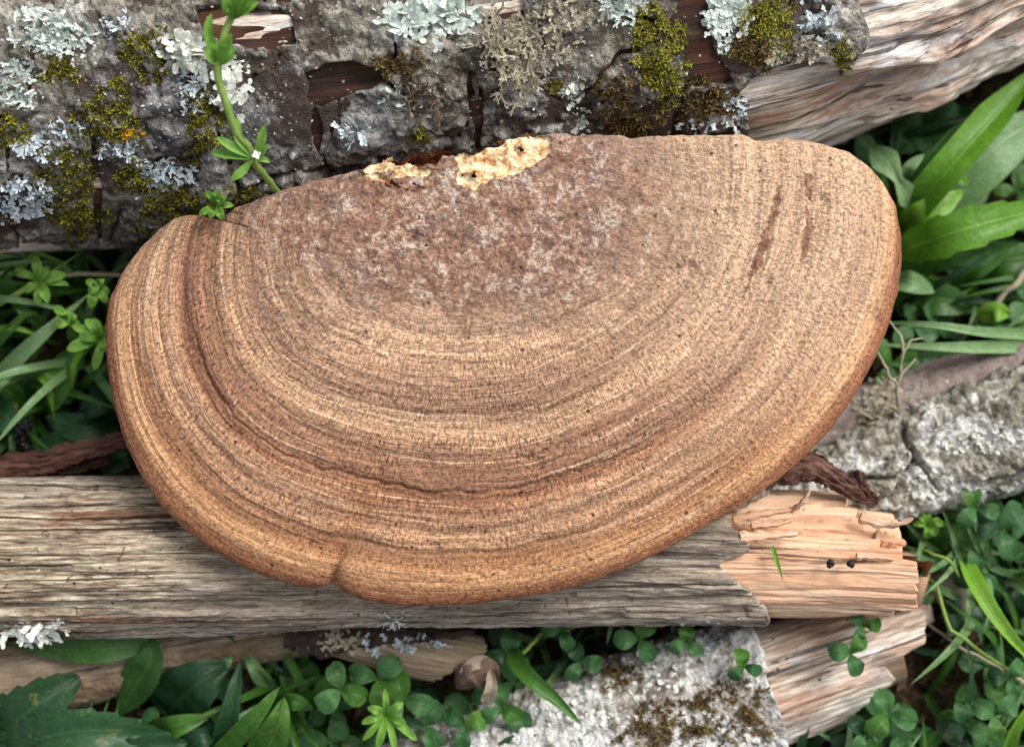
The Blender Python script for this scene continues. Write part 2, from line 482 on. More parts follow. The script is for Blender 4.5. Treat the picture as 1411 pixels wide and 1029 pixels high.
M['lichen_dark'] = lichen_mat('dead dark brown moss', rgb(110, 96, 78), rgb(66, 54, 44), rgb(40, 32, 26))
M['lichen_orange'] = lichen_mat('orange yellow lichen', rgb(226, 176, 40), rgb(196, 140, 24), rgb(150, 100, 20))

def moss_mat(name, a, b, c):
    k = NT(name)
    uv = k.sep(k.attr('luv', True))
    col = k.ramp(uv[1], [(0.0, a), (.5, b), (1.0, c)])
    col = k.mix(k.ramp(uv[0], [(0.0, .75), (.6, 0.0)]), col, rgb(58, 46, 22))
    return k.bsdf(col, .6, None, .25, .3)
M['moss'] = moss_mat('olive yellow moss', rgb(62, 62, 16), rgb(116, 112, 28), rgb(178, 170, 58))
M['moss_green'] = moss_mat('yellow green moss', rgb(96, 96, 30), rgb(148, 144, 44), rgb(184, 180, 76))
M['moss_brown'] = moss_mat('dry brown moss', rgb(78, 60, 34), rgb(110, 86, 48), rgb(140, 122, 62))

def leaf_mat(name, c0, c1, vein, rough=.42, transl=.3, blotch=None):
    k = NT(name)
    uv = k.attr('luv', True)
    u, v, r = k.sep(uv)
    av = k.math('ABSOLUTE', v)
    n = k.noise(k.obj(), 260, 4, .6)
    orn = k.n('ObjectInfo').outputs['Random']
    col = k.ramp(k.math('ADD', k.math('MULTIPLY', n, .6), k.math('MULTIPLY', k.math('ADD', r, orn), .22)), [(.22, c0), (.75, c1)])
    yl = k.math('MULTIPLY', k.ramp(k.noise(k.vadd(k.obj(), k.comb(orn, 0.0, 0.0)), 170, 4, .65), [(.60, 0.0), (.70, .55)]), k.ramp(orn, [(.35, 0.0), (.8, 1.0)]))
    col = k.mix(yl, col, rgb(150, 146, 78))
    rib = k.ramp(av, [(.0, 1.0), (.09, 0.0)])
    sv = k.math('ABSOLUTE', k.math('SINE', k.math('MULTIPLY', k.math('SUBTRACT', u, k.math('MULTIPLY', av, .16)), 60)))
    side = k.ramp(sv, [(.0, .5), (.14, 0.0)])
    vn = k.math('MAXIMUM', rib, k.math('MULTIPLY', side, .5))
    col = k.mix(k.math('MULTIPLY', vn, .5), col, vein)
    col = k.mix(1.0, col, k.ramp(k.noise(k.obj(), 900, 3), [(.3, .82), (.7, 1.12)]), 'MULTIPLY')
    if blotch:
        col = k.mix(k.ramp(k.noise(k.obj(), 140, 4), [(.55, 0.0), (.65, .8)]), col, blotch)
    h = k.math('SUBTRACT', k.noise(k.obj(), 420, 3), k.math('MULTIPLY', vn, .5))
    return k.bsdf(col, rough, k.bump(h, .0004, .7), .35, transl)
M['leaf'] = leaf_mat('mid green leaf', rgb(44, 84, 28), rgb(80, 128, 46), rgb(112, 152, 74))
M['leaf_bright'] = leaf_mat('bright yellow green leaf', rgb(76, 128, 28), rgb(120, 168, 52), rgb(146, 184, 84))
M['leaf_pale'] = leaf_mat('pale grey green blade', rgb(98, 138, 82), rgb(136, 168, 114), rgb(160, 184, 138))
M['leaf_dark'] = leaf_mat('dark bluish green leaf', rgb(26, 56, 32), rgb(50, 88, 52), rgb(74, 110, 72))
M['leaf_deep'] = leaf_mat('deep soft green leaf', rgb(40, 76, 30), rgb(66, 106, 44), rgb(88, 124, 62), .5, .2)
M['leaf_clover'] = leaf_mat('clover green leaf', rgb(42, 84, 42), rgb(78, 124, 68), rgb(92, 136, 82), .5)
M['leaf_cleaver'] = leaf_mat('cleavers green leaf', rgb(92, 142, 46), rgb(136, 182, 78), rgb(160, 198, 110), .5)
M['leaf_dry'] = leaf_mat('dry grey brown leaf', rgb(132, 114, 96), rgb(176, 160, 140), rgb(196, 180, 160), .8, .15)
M['leaf_brown'] = leaf_mat('brown withered leaf', rgb(74, 58, 48), rgb(128, 106, 88), rgb(140, 118, 100), .85, .1)
M['stem'] = leaf_mat('green stem', rgb(112, 138, 62), rgb(140, 166, 84), rgb(150, 170, 90), .5, .1)
M['stem_dry'] = leaf_mat('grey dry stem', rgb(146, 136, 112), rgb(176, 168, 142), rgb(180, 170, 140), .7, .05)

def soil_mat():
    k = NT('dark soil with litter')
    v = k.obj()
    n = k.noise(v, 90, 6, .65, .5); n2 = k.noise(v, 480, 5, .65)
    col = k.ramp(k.math('ADD', k.math('MULTIPLY', n, .5), k.math('MULTIPLY', n2, .5)), [(.36, rgb(26, 20, 15)), (.5, rgb(52, 42, 31)), (.62, rgb(84, 68, 50))])
    col = k.mix(k.ramp(k.noise(k.vadd(v, (1, 2, 3)), 60, 4), [(.52, 0.0), (.64, .6)]), col, rgb(40, 50, 22))
    return k.bsdf(col, .95, k.bump(n2, .002), .1)
M['soil'] = soil_mat()
def plain(name, col, rough=.7, spec=.3):
    k = NT(name)
    n = k.noise(k.obj(), 900, 4, .6)
    c = k.mix(1.0, col, k.ramp(n, [(.3, .7), (.7, 1.2)]), 'MULTIPLY')
    return k.bsdf(c, rough, k.bump(n, .0003), spec)
M['black'] = plain('black crumb', rgb(34, 32, 34), .6)
M['white'] = plain('white petal', rgb(230, 232, 226), .6)
M['litter'] = plain('brown leaf litter', rgb(86, 66, 46), .9)

# ------------------------------------------------------------------ ground
gx = np.concatenate([np.linspace(-3, -.32, 14), np.linspace(-.3, .3, 240), np.linspace(.32, 3, 14)])
gy = np.concatenate([np.linspace(-3, -.27, 14), np.linspace(-.25, .3, 220), np.linspace(.32, 3, 14)])
GX, GY = np.meshgrid(gx, gy, indexing='ij')
gp = np.stack([GX, GY, GX * 0], -1)
GZ = .006 * fbm(gp * 22, 5, .55) + .0025 * fbm(gp * 160, 3) - .002
gV = np.stack([GX, GY, GZ], -1).reshape(-1, 3)
ground = ob('ground', mesh('ground', gV, gridF(len(gx), len(gy))[:, ::-1][:, ::-1]), M['soil'])
ground['kind'] = 'structure'
def gz(x, y):
    i = np.clip(np.searchsorted(gx, x), 0, len(gx) - 1); j = np.clip(np.searchsorted(gy, y), 0, len(gy) - 1)
    return float(GZ[i, j])

# ------------------------------------------------------------------ logs
def log_frame(pp, nu, th):
    """pp: list of (photo x, photo y, height of axis, radius in m)"""
    w3 = np.array([[*P(a, b, z), r] for a, b, z, r in pp])
    C = spline(w3, nu)
    c, r = C[:, :3], C[:, 3]
    T = np.gradient(c, axis=0); T /= np.linalg.norm(T, axis=1)[:, None]
    A = np.cross(T, np.array([0, 0, 1.0])); A /= np.linalg.norm(A, axis=1)[:, None]
    B = np.cross(A, T)
    D = A[:, None] * np.cos(th)[None, :, None] + B[:, None] * np.sin(th)[None, :, None]
    u = np.concatenate([[0], np.cumsum(np.linalg.norm(np.diff(c, axis=0), axis=1))])
    lc = np.stack([np.broadcast_to(u[:, None], D.shape[:2]), r[:, None] * np.cos(th)[None], r[:, None] * np.sin(th)[None]], -1)
    base = c[:, None] + r[:, None, None] * D
    return c, r, D, lc, base
def theta(n_vis, n_hid, a=-50, b=200):
    v = np.linspace(math.radians(a), math.radians(b), n_vis, endpoint=False)
    h = np.linspace(math.radians(b), math.radians(a + 360), n_hid, endpoint=False)
    return np.concatenate([v, h])
def closed_log(base, D, dr, lc):
    """tube with fan ends"""
    nu, nv = base.shape[:2]
    V = (base + dr[..., None] * D).reshape(-1, 3)
    F = gridF(nu, nv, True)[:, ::-1]
    c0, c1 = base[0].mean(0), base[-1].mean(0)
    V = np.vstack([V, c0, c1])
    n = nu * nv
    j = np.arange(nv); j2 = (j + 1) % nv
    e0 = np.stack([np.full(nv, n), j, j2, j2], -1)[:, :3]
    e1 = np.stack([np.full(nv, n + 1), (nu - 1) * nv + j2, (nu - 1) * nv + j], -1)
    L = np.vstack([lc.reshape(-1, 3), lc[0].mean(0), lc[-1].mean(0)])
    return V, F.tolist() + e0.tolist() + e1.tolist(), L

# ---- the mossy log behind the fungus
BP = [(-230, 142, .040, .050), (60, 122, .040, .050), (350, 92, .040, .050), (650, 62, .040, .050), (950, 25, .040, .050), (1130, -22, .040, .049), (1290, -88, .040, .047), (1420, -150, .041, .046), (1640, -255, .042, .045)]
thc = theta(230, 40)
c_, r_, D_, lc_, b_ = log_frame(BP, 420, thc)
q = lc_ * np.array([.12, 1, 1])
dr = .0028 * fbm(q * 60, 4) + .0011 * fbm(q * np.array([.5, 1, 1]) * 330, 4) - .0008 * np.abs(fbm(lc_ * np.array([.06, 1, 1]) * 240, 3))
_px, _py = proj(b_)
rough_wood = sm(1080, 1200, _px)
dr += rough_wood * (.0034 * fbm(q * 85 + 4, 3) - .0022 * np.clip(.22 - np.abs(fbm(lc_ * np.array([.09, 1, 1]) * 130 + 8, 4, .6)), 0, 1) * 4.5)
fw_ = fbm(lc_ * np.array([.2, 1, 1]) * 75 + 12, 4) * 2
dr += rough_wood * .0016 * (np.floor(fw_) + sm(.75, 1, fw_ - np.floor(fw_)))
# ledge of a knotty callus on the bare wood
kn = np.exp(-((_px - 1270) / 75) ** 2 - ((_py - 62 + .12 * (_px - 1270)) / 26) ** 2)
dr += .006 * kn - .004 * np.exp(-((_px - 1262) / 60) ** 2 - ((_py - 52 + .2 * (_px - 1270)) / 10) ** 2)
V, F, L = closed_log(b_, D_, dr, lc_)
backlog = root('mossy_log', (c_[210][0], c_[210][1], 0), 'thick fallen log with grey bark, moss and lichen, lying behind the bracket fungus', 'log')
core = ob('bare_wood', mesh('log core', V, F, {'lc': L}), M['bare'], backlog)
core['label'] = 'bare pinkish wood where the bark has fallen off'

SEED = [(40, 60, 'o'), (95, 250, 'd'), (-60, 260, 'd'), (225, 150, 'g'), (250, 275, 'd'), (300, 60, 'o'), (385, 170, 'g'), (480, 30, 'o'), (530, 200, 'g'), (620, 90, 'o'), (720, 175, 'g'), (790, 60, 'o'), (880, 140, 'd'), (985, 165, 'd'),
        (1040, 30, 'o'), (1140, 25, 'o'), (330, -70, 'o'), (620, -60, 'o'), (880, -70, 'o'), (60, -90, 'o'), (-120, 90, 'o'), (420, 300, 'd'), (650, 280, 'd'), (900, 260, 'd'), (1100, -90, 'o')]
GAPS = [[(272, 18), (330, 10), (402, 22), (412, 62), (380, 70), (330, 58), (290, 50)], [(424, 98), (470, 88), (520, 92), (532, 102), (504, 116), (476, 128), (448, 142), (428, 138), (432, 118)],
        [(648, -30), (722, -30), (722, 24), (690, 32), (655, 26)], [(934, -30), (976, -30), (974, 30), (984, 70), (1006, 108), (950, 118), (936, 60)], [(395, -30), (425, -30), (400, 8), (380, 4)]]
BEND = [(1190, -200), (1180, -10), (1187, 55), (1168, 92), (1135, 84), (1095, 82), (1040, 104), (1016, 122), (1026, 170), (1022, 215), (1040, 330), (-400, 330), (-400, -200)]
thb = theta(330, 30)
c_, r_, D_, lc_, b_ = log_frame(BP[:-1], 760, thb)
_px, _py = proj(b_)
facing = ((CAM - b_) * D_).sum(-1) > -.05
wx = _px + 13 * fbm(lc_ * 90, 4) ; wy = _py + 13 * fbm(lc_ * 90 + 31, 4)
S = np.array([(a, b) for a, b, _ in SEED], float)
dist = np.stack([np.hypot((wx - a) * .92, wy - b) for a, b in S], -1)
o2 = np.sort(dist, -1)[..., :2]
pid = dist.argmin(-1)
edge = (o2[..., 1] - o2[..., 0]) * .5
gap = ~inpoly(wx * .4 + _px * .6, wy * .4 + _py * .6, BEND)
for g in GAPS: gap |= inpoly(wx * .5 + _px * .5, wy * .5 + _py * .5, g)
# two long vertical splits and a notch seen in the bark
for a, b, c, d, ww in [(648, 95, 652, 168, 3.0), (662, 120, 657, 205, 4.0), (437, 150, 439, 205, 6.0), (130, 170, 140, 330, 5.0), (48, 60, 44, 130, 4.0)]:
    t = np.clip(((_px - a) * (c - a) + (_py - b) * (d - b)) / ((c - a) ** 2 + (d - b) ** 2), 0, 1)
    gap |= np.hypot(wx * .35 + _px * .65 - a - t * (c - a), _py - b - t * (d - b)) < ww * np.sin(np.pi * np.clip(t * .86 + .1, 0, 1))
crackw = 3.6 * np.clip(fbm(lc_ * 26 + 9, 3) - .02, 0, 1)
crack = edge < crackw
vis = (_py > -190) | facing
poff = RS.uniform(-.0006, .0014, len(SEED))[pid]
fh_ = fbm(lc_ * np.array([.6, 1, 1]) * 62 + 5, 5, .6) * 2.2
fl_ = np.floor(fh_) + sm(.80, 1.0, fh_ - np.floor(fh_))
fh2 = fbm(lc_ * np.array([.7, 1, 1]) * 170 + 15, 4, .6) * 1.6
fl2 = np.floor(fh2) + sm(.7, 1.0, fh2 - np.floor(fh2))
rel = .0036 + poff + .0012 * fbm(lc_ * 40, 3) + .0013 * np.clip(fl_, -2, 2) + .0006 * np.clip(fl2, -2, 2) + .0007 * fbm(lc_ * 260, 4, .6) + .0005 * fbm(lc_ * 640, 3, .6)
lvl = .5 + .17 * np.clip(fl_, -2, 2) + .10 * np.clip(fl2, -2, 2)
rel -= (.0008 + .0004 * np.minimum(crackw, 4)) * np.exp(-(edge - crackw) / 2.6)
rel -= .0012 * np.clip(.16 - np.abs(fbm(lc_ * 55 + 21, 3)), 0, 1) * 6 * sm(.0, .4, fbm(lc_ * 20 + 40, 2))
rel = np.maximum(rel, .0022 + .0006 * fbm(lc_ * 200 + 3, 3))
V = (b_ + rel[..., None] * D_).reshape(-1, 3)
F = gridF(*b_.shape[:2], True)[:, ::-1]
bad = (gap | crack).reshape(-1); pidf = pid.reshape(-1)
lcf = lc_.reshape(-1, 3); Df = -D_.reshape(-1, 3)
fp = pidf[F]
okF = ~bad[F].any(1)
relf = rel.reshape(-1) + .0022
for k, (a, b, t) in enumerate(SEED):
    f = F[okF & (fp[:, 0] == k)]
    if len(f) < 60: continue
    for fc in pieces(f, 60):
        v2, f2, at = submesh(V, fc, {'lc': lcf, 'lv': lvl.reshape(-1)}, Df, relf)
        ob('bark_plate', mesh('bark plate', v2, f2, at), M[{'o': 'bark_olive', 'g': 'bark_grey', 'd': 'bark_dark'}[t]], backlog)
# dark inner bark sheet exposed in the gaps and cracks
inner = inpoly(_px, _py, [(p[0] - (14 if p[0] > 900 else 0), p[1] - 6) for p in BEND])
v2 = (b_ + (.0011 + .0009 * fbm(lc_ * np.array([.2, 1, 1]) * 160, 4))[..., None] * D_)[::2, ::2].reshape(-1, 3)
F2 = gridF(*b_[::2, ::2].shape[:2], True)[:, ::-1]
okm = inner[::2, ::2].reshape(-1)[F2].all(1)
vv, ff, at = submesh(v2, max(pieces(F2[okm]), key=len), {'lc': lc_[::2, ::2].reshape(-1, 3)}, Df.reshape(b_.shape)[::2, ::2].reshape(-1, 3), .003)
ob('inner_bark', mesh('inner bark', vv, ff, at), M['brown_wood'], backlog)['label'] = 'dark brown inner bark in cracks and gaps'

# ---- weathered branch under the fungus
FP = [(-160, 766, .034, .0238), (200, 764, .034, .0236), (600, 756, .034, .0230), (900, 757, .034, .0222), (1060, 762, .034, .0212)]
thf = theta(300, 40)
c_, r_, D_, lc_, b_ = log_frame(FP, 760, thf)
_px, _py = proj(b_)
qq = lc_ * np.array([.07, 1, 1])
dr = .0014 * fbm(lc_ * np.array([.16, 1, 1]) * 50, 3) + .0007 * fbm(qq * 190, 4, .6) - .0019 * np.clip(.25 - np.abs(fbm(lc_ * np.array([.045, 1, 1]) * 150 + 3, 3)), 0, 1) * 3 * (.5 + fbm(lc_ * 30, 2)) + .0004 * fbm(lc_ * np.array([.25, 1, 1]) * 900, 3)
# long groove under the grey ridge, low on the front
dr -= .0022 * np.exp(-((_py - (838 - .012 * _px + 6 * fbm(lc_ * 18, 2))) / 7) ** 2) * sm(-200, 60, _px)
endx = np.interp(_py, [600, 665, 690, 706, 720, 745, 760, 772, 779, 790, 805, 815, 830, 850, 900], [1075, 1068, 1030, 998, 1006, 1030, 1034, 1005, 992, 1004, 1020, 1032, 1045, 1060, 1065]) + 5 * fbm(lc_ * 260, 3)
okv = (_px < endx).reshape(-1)
V = (b_ + dr[..., None] * D_).reshape(-1, 3)
F = gridF(*b_.shape[:2], True)[:, ::-1]
F = max(pieces(F[okv[F].all(1)]), key=len)
vv, ff, at = submesh(V, F, {'lc': lc_.reshape(-1, 3)}, -D_.reshape(-1, 3), .0022)
frontlog = root('weathered_branch', (c_[380][0], c_[380][1], 0), 'grey weathered branch without bark under the bracket fungus, its end freshly splintered', 'branch')
ob('weathered_wood', mesh('weathered wood', vv, ff, at), M['front_wood'], frontlog)

# splintered end: stepped fibre bundles
EP = [(930, 757, .034, .0206), (1060, 760, .034, .0200), (1170, 764, .034, .0192), (1300, 772, .0335, .0186)]
the = theta(300, 40)
c_, r_, D_, lc_, b_ = log_frame(EP, 460, the)
_px, _py = proj(b_)
y0 = _py + 2.0 * fbm(lc_ * np.array([.1, 1, 1]) * 300, 3)
# photo rows of the bundles: (row start, row end, depth below surface, right end)
rows = [(560, 686, .0012, 1165), (686, 702, .0026, 1182), (702, 720, .0046, 1196), (720, 736, .0052, 1212), (736, 754, .0036, 1222), (754, 773, .0018, 1246), (773, 1000, .0012, 1266)]
dep = np.zeros_like(y0); rend = np.zeros_like(y0)
for a, b, d, e in rows:
    m = (y0 >= a) & (y0 < b)
    f = (y0 - a) / (b - a)
    dep = np.where(m, d + .0006 * np.sin(f * math.pi) * (1 if b - a < 60 else 0), dep); rend = np.where(m, e, rend)
hollow = np.exp(-((_px - 1062) / 52) ** 2 - ((_py - 690) / 15) ** 2)
dep = dep + .004 * hollow
rend = np.where(y0 > 846, np.minimum(rend, 1228), rend)
dr = -dep + .0006 * fbm(lc_ * np.array([.16, 1, 1]) * 120, 3) + .0005 * fbm(lc_ * np.array([.05, 1, 1]) * 300, 4) - .0006 * np.clip(.1 - np.abs(fbm(lc_ * np.array([.03, 1, 1]) * 260 + 7, 3)), 0, 1) * 10 + .00018 * fbm(lc_ * np.array([.2, 1, 1]) * 900, 3)
rend = rend + 5 * fbm(lc_ * np.array([.0, 1, 1]) * 420 + 2, 3) + 3 * fbm(lc_ * 500, 2)
okv = ((_px < rend)).reshape(-1)
V = (b_ + dr[..., None] * D_).reshape(-1, 3)
F = gridF(*b_.shape[:2], True)[:, ::-1]
F = max(pieces(F[okv[F].all(1)]), key=len)
vv, ff, at = submesh(V, F, {'lc': lc_.reshape(-1, 3)}, -D_.reshape(-1, 3), .011)
spl = ob('splintered_end', mesh('splintered end', vv, ff, at), M['fresh_wood'], frontlog)
spl['label'] = 'fresh peach coloured splintered end of the branch'
ch, rh, Dh, lh, bh = log_frame([(960, 757, .033, .0135), (1100, 763, .033, .0135), (1180, 766, .033, .0132), (1226, 769, .033, .0126)], 60, theta(60, 12))
Vh, Fh, Lh = closed_log(bh, Dh, .0012 * fbm(lh * np.array([.1, 1, 1]) * 200, 3), lh)
ob('heartwood', mesh('heartwood', Vh, Fh, {'lc': Lh}), M['fresh_wood'], frontlog)
def splinter(pp, hw, zt=.0012):
    p = np.array([P(a, b, z) for a, b, z in pp]); p = spline(p, 14)
    T = np.gradient(p, axis=0); T /= np.linalg.norm(T, axis=1)[:, None]
    Sd = np.cross(T, [0, 0, 1.0])
    t = np.linspace(0, 1, 14)
    hwm = hw * pxm(.05) * np.clip(1.1 - .75 * t, .05, 1) * (1 + .25 * np.sin(t * 23))
    V = []
    for i in range(14):
        for k, (s, h) in enumerate([(-1, -.2), (-.5, 1), (.4, .8), (1, -.3), (.2, -1.2)]):
            V.append(p[i] + Sd[i] * s * hwm[i] + np.array([0, 0, h * zt * (1 - .5 * t[i])]))
    V = np.array(V)
    F = gridF(14, 5, True).tolist() + [[4, 3, 2, 1, 0], [65, 66, 67, 68, 69]]
    lcx = np.stack([t.repeat(5) * .03, V[:, 1] * 1.0, V[:, 2]], -1)
    return mesh('splinter', V, F, {'lc': lcx}, smooth=False)
for pp, hw in [([(1185, 712, .050), (1215, 722, .051), (1238, 722, .053), (1258, 714, .0545)], 8), ([(1206, 738, .047), (1228, 744, .0475), (1248, 749, .048)], 11), ([(1088, 704, .052), (1104, 694, .056), (1116, 676, .0585)], 7), ([(1010, 716, .0535), (1050, 708, .0545), (1090, 702, .055)], 8),
               ([(1020, 742, .0545), (1060, 738, .0552), (1100, 735, .0548)], 9), ([(1180, 766, .0535), (1215, 768, .0535), (1232, 771, .0525)], 5), ([(1035, 724, .0535), (1070, 722, .0545), (1092, 716, .055)], 6)]:
    ob('splinter', splinter(pp, hw), M['fresh_wood'], frontlog)

# ---- lichened branch on the right
def simple_log(name, pp, nu, nth, mat, label, part='bark', amp=.0012, f1=90, f2=320, crack=None, endfn=None, cut=None, nh=24):
    th = theta(nth, nh)
    c, r, D, lc, b = log_frame(pp, nu, th)
    dr = amp * fbm(lc * f1, 4) + amp * .6 * fbm(lc * f2, 4, .6) + amp * .25 * fbm(lc * 900, 3)
    px, py = proj(b)
    if crack is not None: dr = dr + crack(px, py, lc)
    V, F, L = closed_log(b, D, dr, lc)
    rt = root(name, (*c[nu // 2][:2], 0), label, 'branch')
    if cut is None:
        ob(part, mesh(part, V, F, {'lc': L}), mat, rt)
    return rt, (c, r, D, lc, b, dr, px, py)
def crk(px, py, lc):
    d = 0
    for a, b, c_, d_ in [(1243, 592, 1262, 630), (1262, 630, 1292, 672), (1200, 612, 1262, 598), (1262, 598, 1330, 560), (1155, 655, 1235, 660), (1235, 660, 1262, 640), (1330, 560, 1411, 520), (1262, 630, 1225, 690)]:
        t = np.clip(((px - a) * (c_ - a) + (py - b) * (d_ - b)) / ((c_ - a) ** 2 + (d_ - b) ** 2), 0, 1)
        d = d - .0045 * np.exp(-(np.hypot(px - a - t * (c_ - a), py - b - t * (d_ - b)) / 3.6) ** 2)
    return d + .0011 * np.abs(fbm(lc * 150, 3))
RB, _ = simple_log('lichened_branch', [(1020, 715, .012, .0150), (1130, 682, .014, .0152), (1250, 640, .016, .0160), (1411, 588, .018, .0190), (1600, 530, .019, .020), (1850, 450, .019, .020)], 540, 240, M['bark_scaly'],
                   'cracked grey branch with white lichen patches right of the fungus', 'bark', .0016, 110, 300, crk)
simple_log('smooth_branch', [(1040, 625, .004, .0095), (1200, 572, .007, .0105), (1411, 512, .009, .0125), (1600, 460, .01, .0125), (1850, 390, .01, .0125)], 200, 80, M['bark_smooth'], 'smooth pinkish grey branch half hidden behind the cracked lichened branch', 'bark', .0004)
# ---- brown old branch bottom left, below the weathered branch
simple_log('brown_branch', [(-120, 955, .010, .0145), (60, 925, .010, .0135), (250, 890, .010, .0105), (470, 855, .010, .0085)], 300, 100, M['dull_wood'], 'dull brown bare branch below the weathered branch, beside the serrated leaf', 'wood', .0007)

# ---- log crusted with white lichen at the bottom
WP = [(520, 1150, .006, .024), (700, 1080, .006, .0235), (900, 1000, .006, .0228), (1080, 935, .006, .0212), (1290, 866, .006, .0200)]
thw = theta(200, 30)
c_, r_, D_, lc_, b_ = log_frame(WP, 520, thw)
_px, _py = proj(b_)
wl = root('white_crusted_log', (c_[260][0], c_[260][1], 0), 'log crusted with white lichen and brown moss, below the splintered branch end', 'log')
dr = .0012 * fbm(lc_ * np.array([.1, 1, 1]) * 110, 4) - .0016 * np.abs(fbm(lc_ * np.array([.05, 1, 1]) * 140, 3)) - .003
rend = 1272 + np.interp(_py, [840, 860, 890, 915, 925, 945, 1000], [5, 8, 8, -35, -45, -32, -90]) + 7 * fbm(lc_ * np.array([0, 1, 1]) * 260, 3)
okv = ((_px < rend) & (_px > 1000)).reshape(-1)
F = gridF(*b_.shape[:2], True)[:, ::-1]
V = (b_ + dr[..., None] * D_).reshape(-1, 3)
vv, ff, at = submesh(V, max(pieces(F[okv[F].all(1)]), key=len), {'lc': lc_.reshape(-1, 3)}, -D_.reshape(-1, 3), .014)
ob('bare_wood', mesh('bare wood', vv, ff, at), M['bare'], wl)['label'] = 'bare pale wood at the broken end'
ch, rh, Dh, lh, bh = log_frame([(1000, 962, .005, .0150), (1120, 920, .005, .0145), (1225, 886, .005, .0120)], 60, theta(60, 12))
Vh, Fh, Lh = closed_log(bh, Dh, .0012 * fbm(lh * np.array([.1, 1, 1]) * 200, 3), lh)
ob('heartwood', mesh('heartwood', Vh, Fh, {'lc': Lh}), M['dull_wood'], wl)
dr = .0018 + .0016 * fbm(lc_ * 90, 4) + .0010 * fbm(lc_ * 330, 4, .6) + .0004 * fbm(lc_ * 1000, 3)
bend = np.interp(_py, [800, 850, 880, 930, 965, 1010, 1060], [1030, 1034, 1046, 1058, 1068, 1080, 1090]) + 9 * fbm(lc_ * 130, 3)
okv = (_px < bend).reshape(-1)
V = (b_ + dr[..., None] * D_).reshape(-1, 3)
vv, ff, at = submesh(V, max(pieces(F[okv[F].all(1)]), key=len), {'lc': lc_.reshape(-1, 3)}, -D_.reshape(-1, 3), .006)
ob('bark', mesh('white bark', vv, ff, at), M['bark_white'], wl)

# ---- broken stub below the middle of the branch
SP = [(400, 858, .020, .006), (500, 880, .019, .0078), (590, 900, .018, .0085), (690, 915, .017, .0075)]
th = theta(110, 20)
c_, r_, D_, lc_, b_ = log_frame(SP, 220, th)
_px, _py = proj(b_)
dr = .0005 * fbm(lc_ * np.array([.1, 1, 1]) * 200, 4) - .0012 * np.abs(fbm(lc_ * np.array([.06, 1, 1]) * 260, 3))
rend = np.interp(_py, [860, 880, 895, 915, 938, 960], [655, 668, 672, 640, 605, 560]) + 6 * fbm(lc_ * np.array([.0, 1, 1]) * 500, 2)
F = gridF(*b_.shape[:2], True)[:, ::-1]
V = (b_ + dr[..., None] * D_).reshape(-1, 3)
vv, ff, at = submesh(V, max(pieces(F[(_px < rend).reshape(-1)[F].all(1)]), key=len), {'lc': lc_.reshape(-1, 3)}, -D_.reshape(-1, 3), .006)
stub = root('broken_stub', (c_[110][0], c_[110][1], 0), 'short broken branch stub with ragged dark bark, under the weathered branch', 'branch')
ob('wood', mesh('stub wood', vv, ff, at), M['dull_wood'], stub)
dr = .0014 + .0014 * fbm(lc_ * 160, 4) + .0008 * fbm(lc_ * 500, 3)
bk = (_py < np.interp(_px, [400, 500, 560, 600, 640], [905, 892, 888, 884, 876]) + 6 * fbm(lc_ * 160, 3)) & (_px < 655)
V = (b_ + dr[..., None] * D_).reshape(-1, 3)
vv, ff, at = submesh(V, max(pieces(F[bk.reshape(-1)[F].all(1)]), key=len), {'lc': lc_.reshape(-1, 3)}, -D_.reshape(-1, 3), .002)
ob('bark', mesh('stub bark', vv, ff, at), M['bark_dark'], stub)

# ---- loose strips of dark bark
def strip(name, pp, hw, mat, label, thick=.0022, curl=.5, n=80, m=16, rag=.25):
    p = spline(np.array([P(a, b, z) for a, b, z in pp]), n)
    T = np.gradient(p, axis=0); T /= np.linalg.norm(T, axis=1)[:, None]
    Sd = np.cross(T, [0, 0, 1.0]); Sd /= np.linalg.norm(Sd, axis=1)[:, None]
    Nn = np.cross(Sd, T)
    t = np.linspace(0, 1, n); v = np.linspace(-1, 1, m)
    hwm = np.interp(t, np.linspace(0, 1, len(hw)), hw) * pxm(.04)
    q = np.stack(np.broadcast_arrays(t[:, None] * len(pp), v[None] * .6, 0 * v[None] + sum(map(ord, label)) % 17), -1)
    e = 1 + rag * fbm(q * np.array([6, 1.2, 1]), 3)
    pos = p[:, None] + Sd[:, None] * (v[None, :, None] * hwm[:, None, None] * e[..., None])
    top = pos + Nn[:, None] * (curl * hwm[:, None, None] * (1 - v[None, :, None] ** 2) + .0016 * fbm(q * np.array([2, 7, 1]), 4)[..., None])
    bot = top - Nn[:, None] * thick
    V = np.vstack([top.reshape(-1, 3), bot.reshape(-1, 3)])
    F = gridF(n, m); nn = n * m
    Fb = F[:, ::-1] + nn
    e0 = [[i * m, (i + 1) * m, nn + (i + 1) * m, nn + i * m] for i in range(n - 1)] + [[i * m + m - 1, nn + i * m + m - 1, nn + (i + 1) * m + m - 1, (i + 1) * m + m - 1] for i in range(n - 1)]
    e1 = [[j, nn + j, nn + j + 1, j + 1] for j in range(m - 1)] + [[(n - 1) * m + j, (n - 1) * m + j + 1, nn + (n - 1) * m + j + 1, nn + (n - 1) * m + j] for j in range(m - 1)]
    lcx = np.stack([V[:, 0], V[:, 1], V[:, 2]], -1)
    o = ob(name, mesh(name, V, F.tolist() + Fb.tolist() + e0 + e1, {'lc': lcx}), mat)
    return tag(o, label, 'bark')
strip('bark_strip', [(-60, 652, .030), (40, 640, .034), (110, 622, .036), (185, 604, .036)], [20, 19, 15, 12], M['strip'], 'peeling strip of dark brown bark left of the fungus above the weathered branch')
strip('bark_strip', [(40, 652, .028), (95, 646, .029), (150, 634, .029)], [7, 8, 6], M['strip'], 'small brown bark splinter lying under the peeling bark strip')
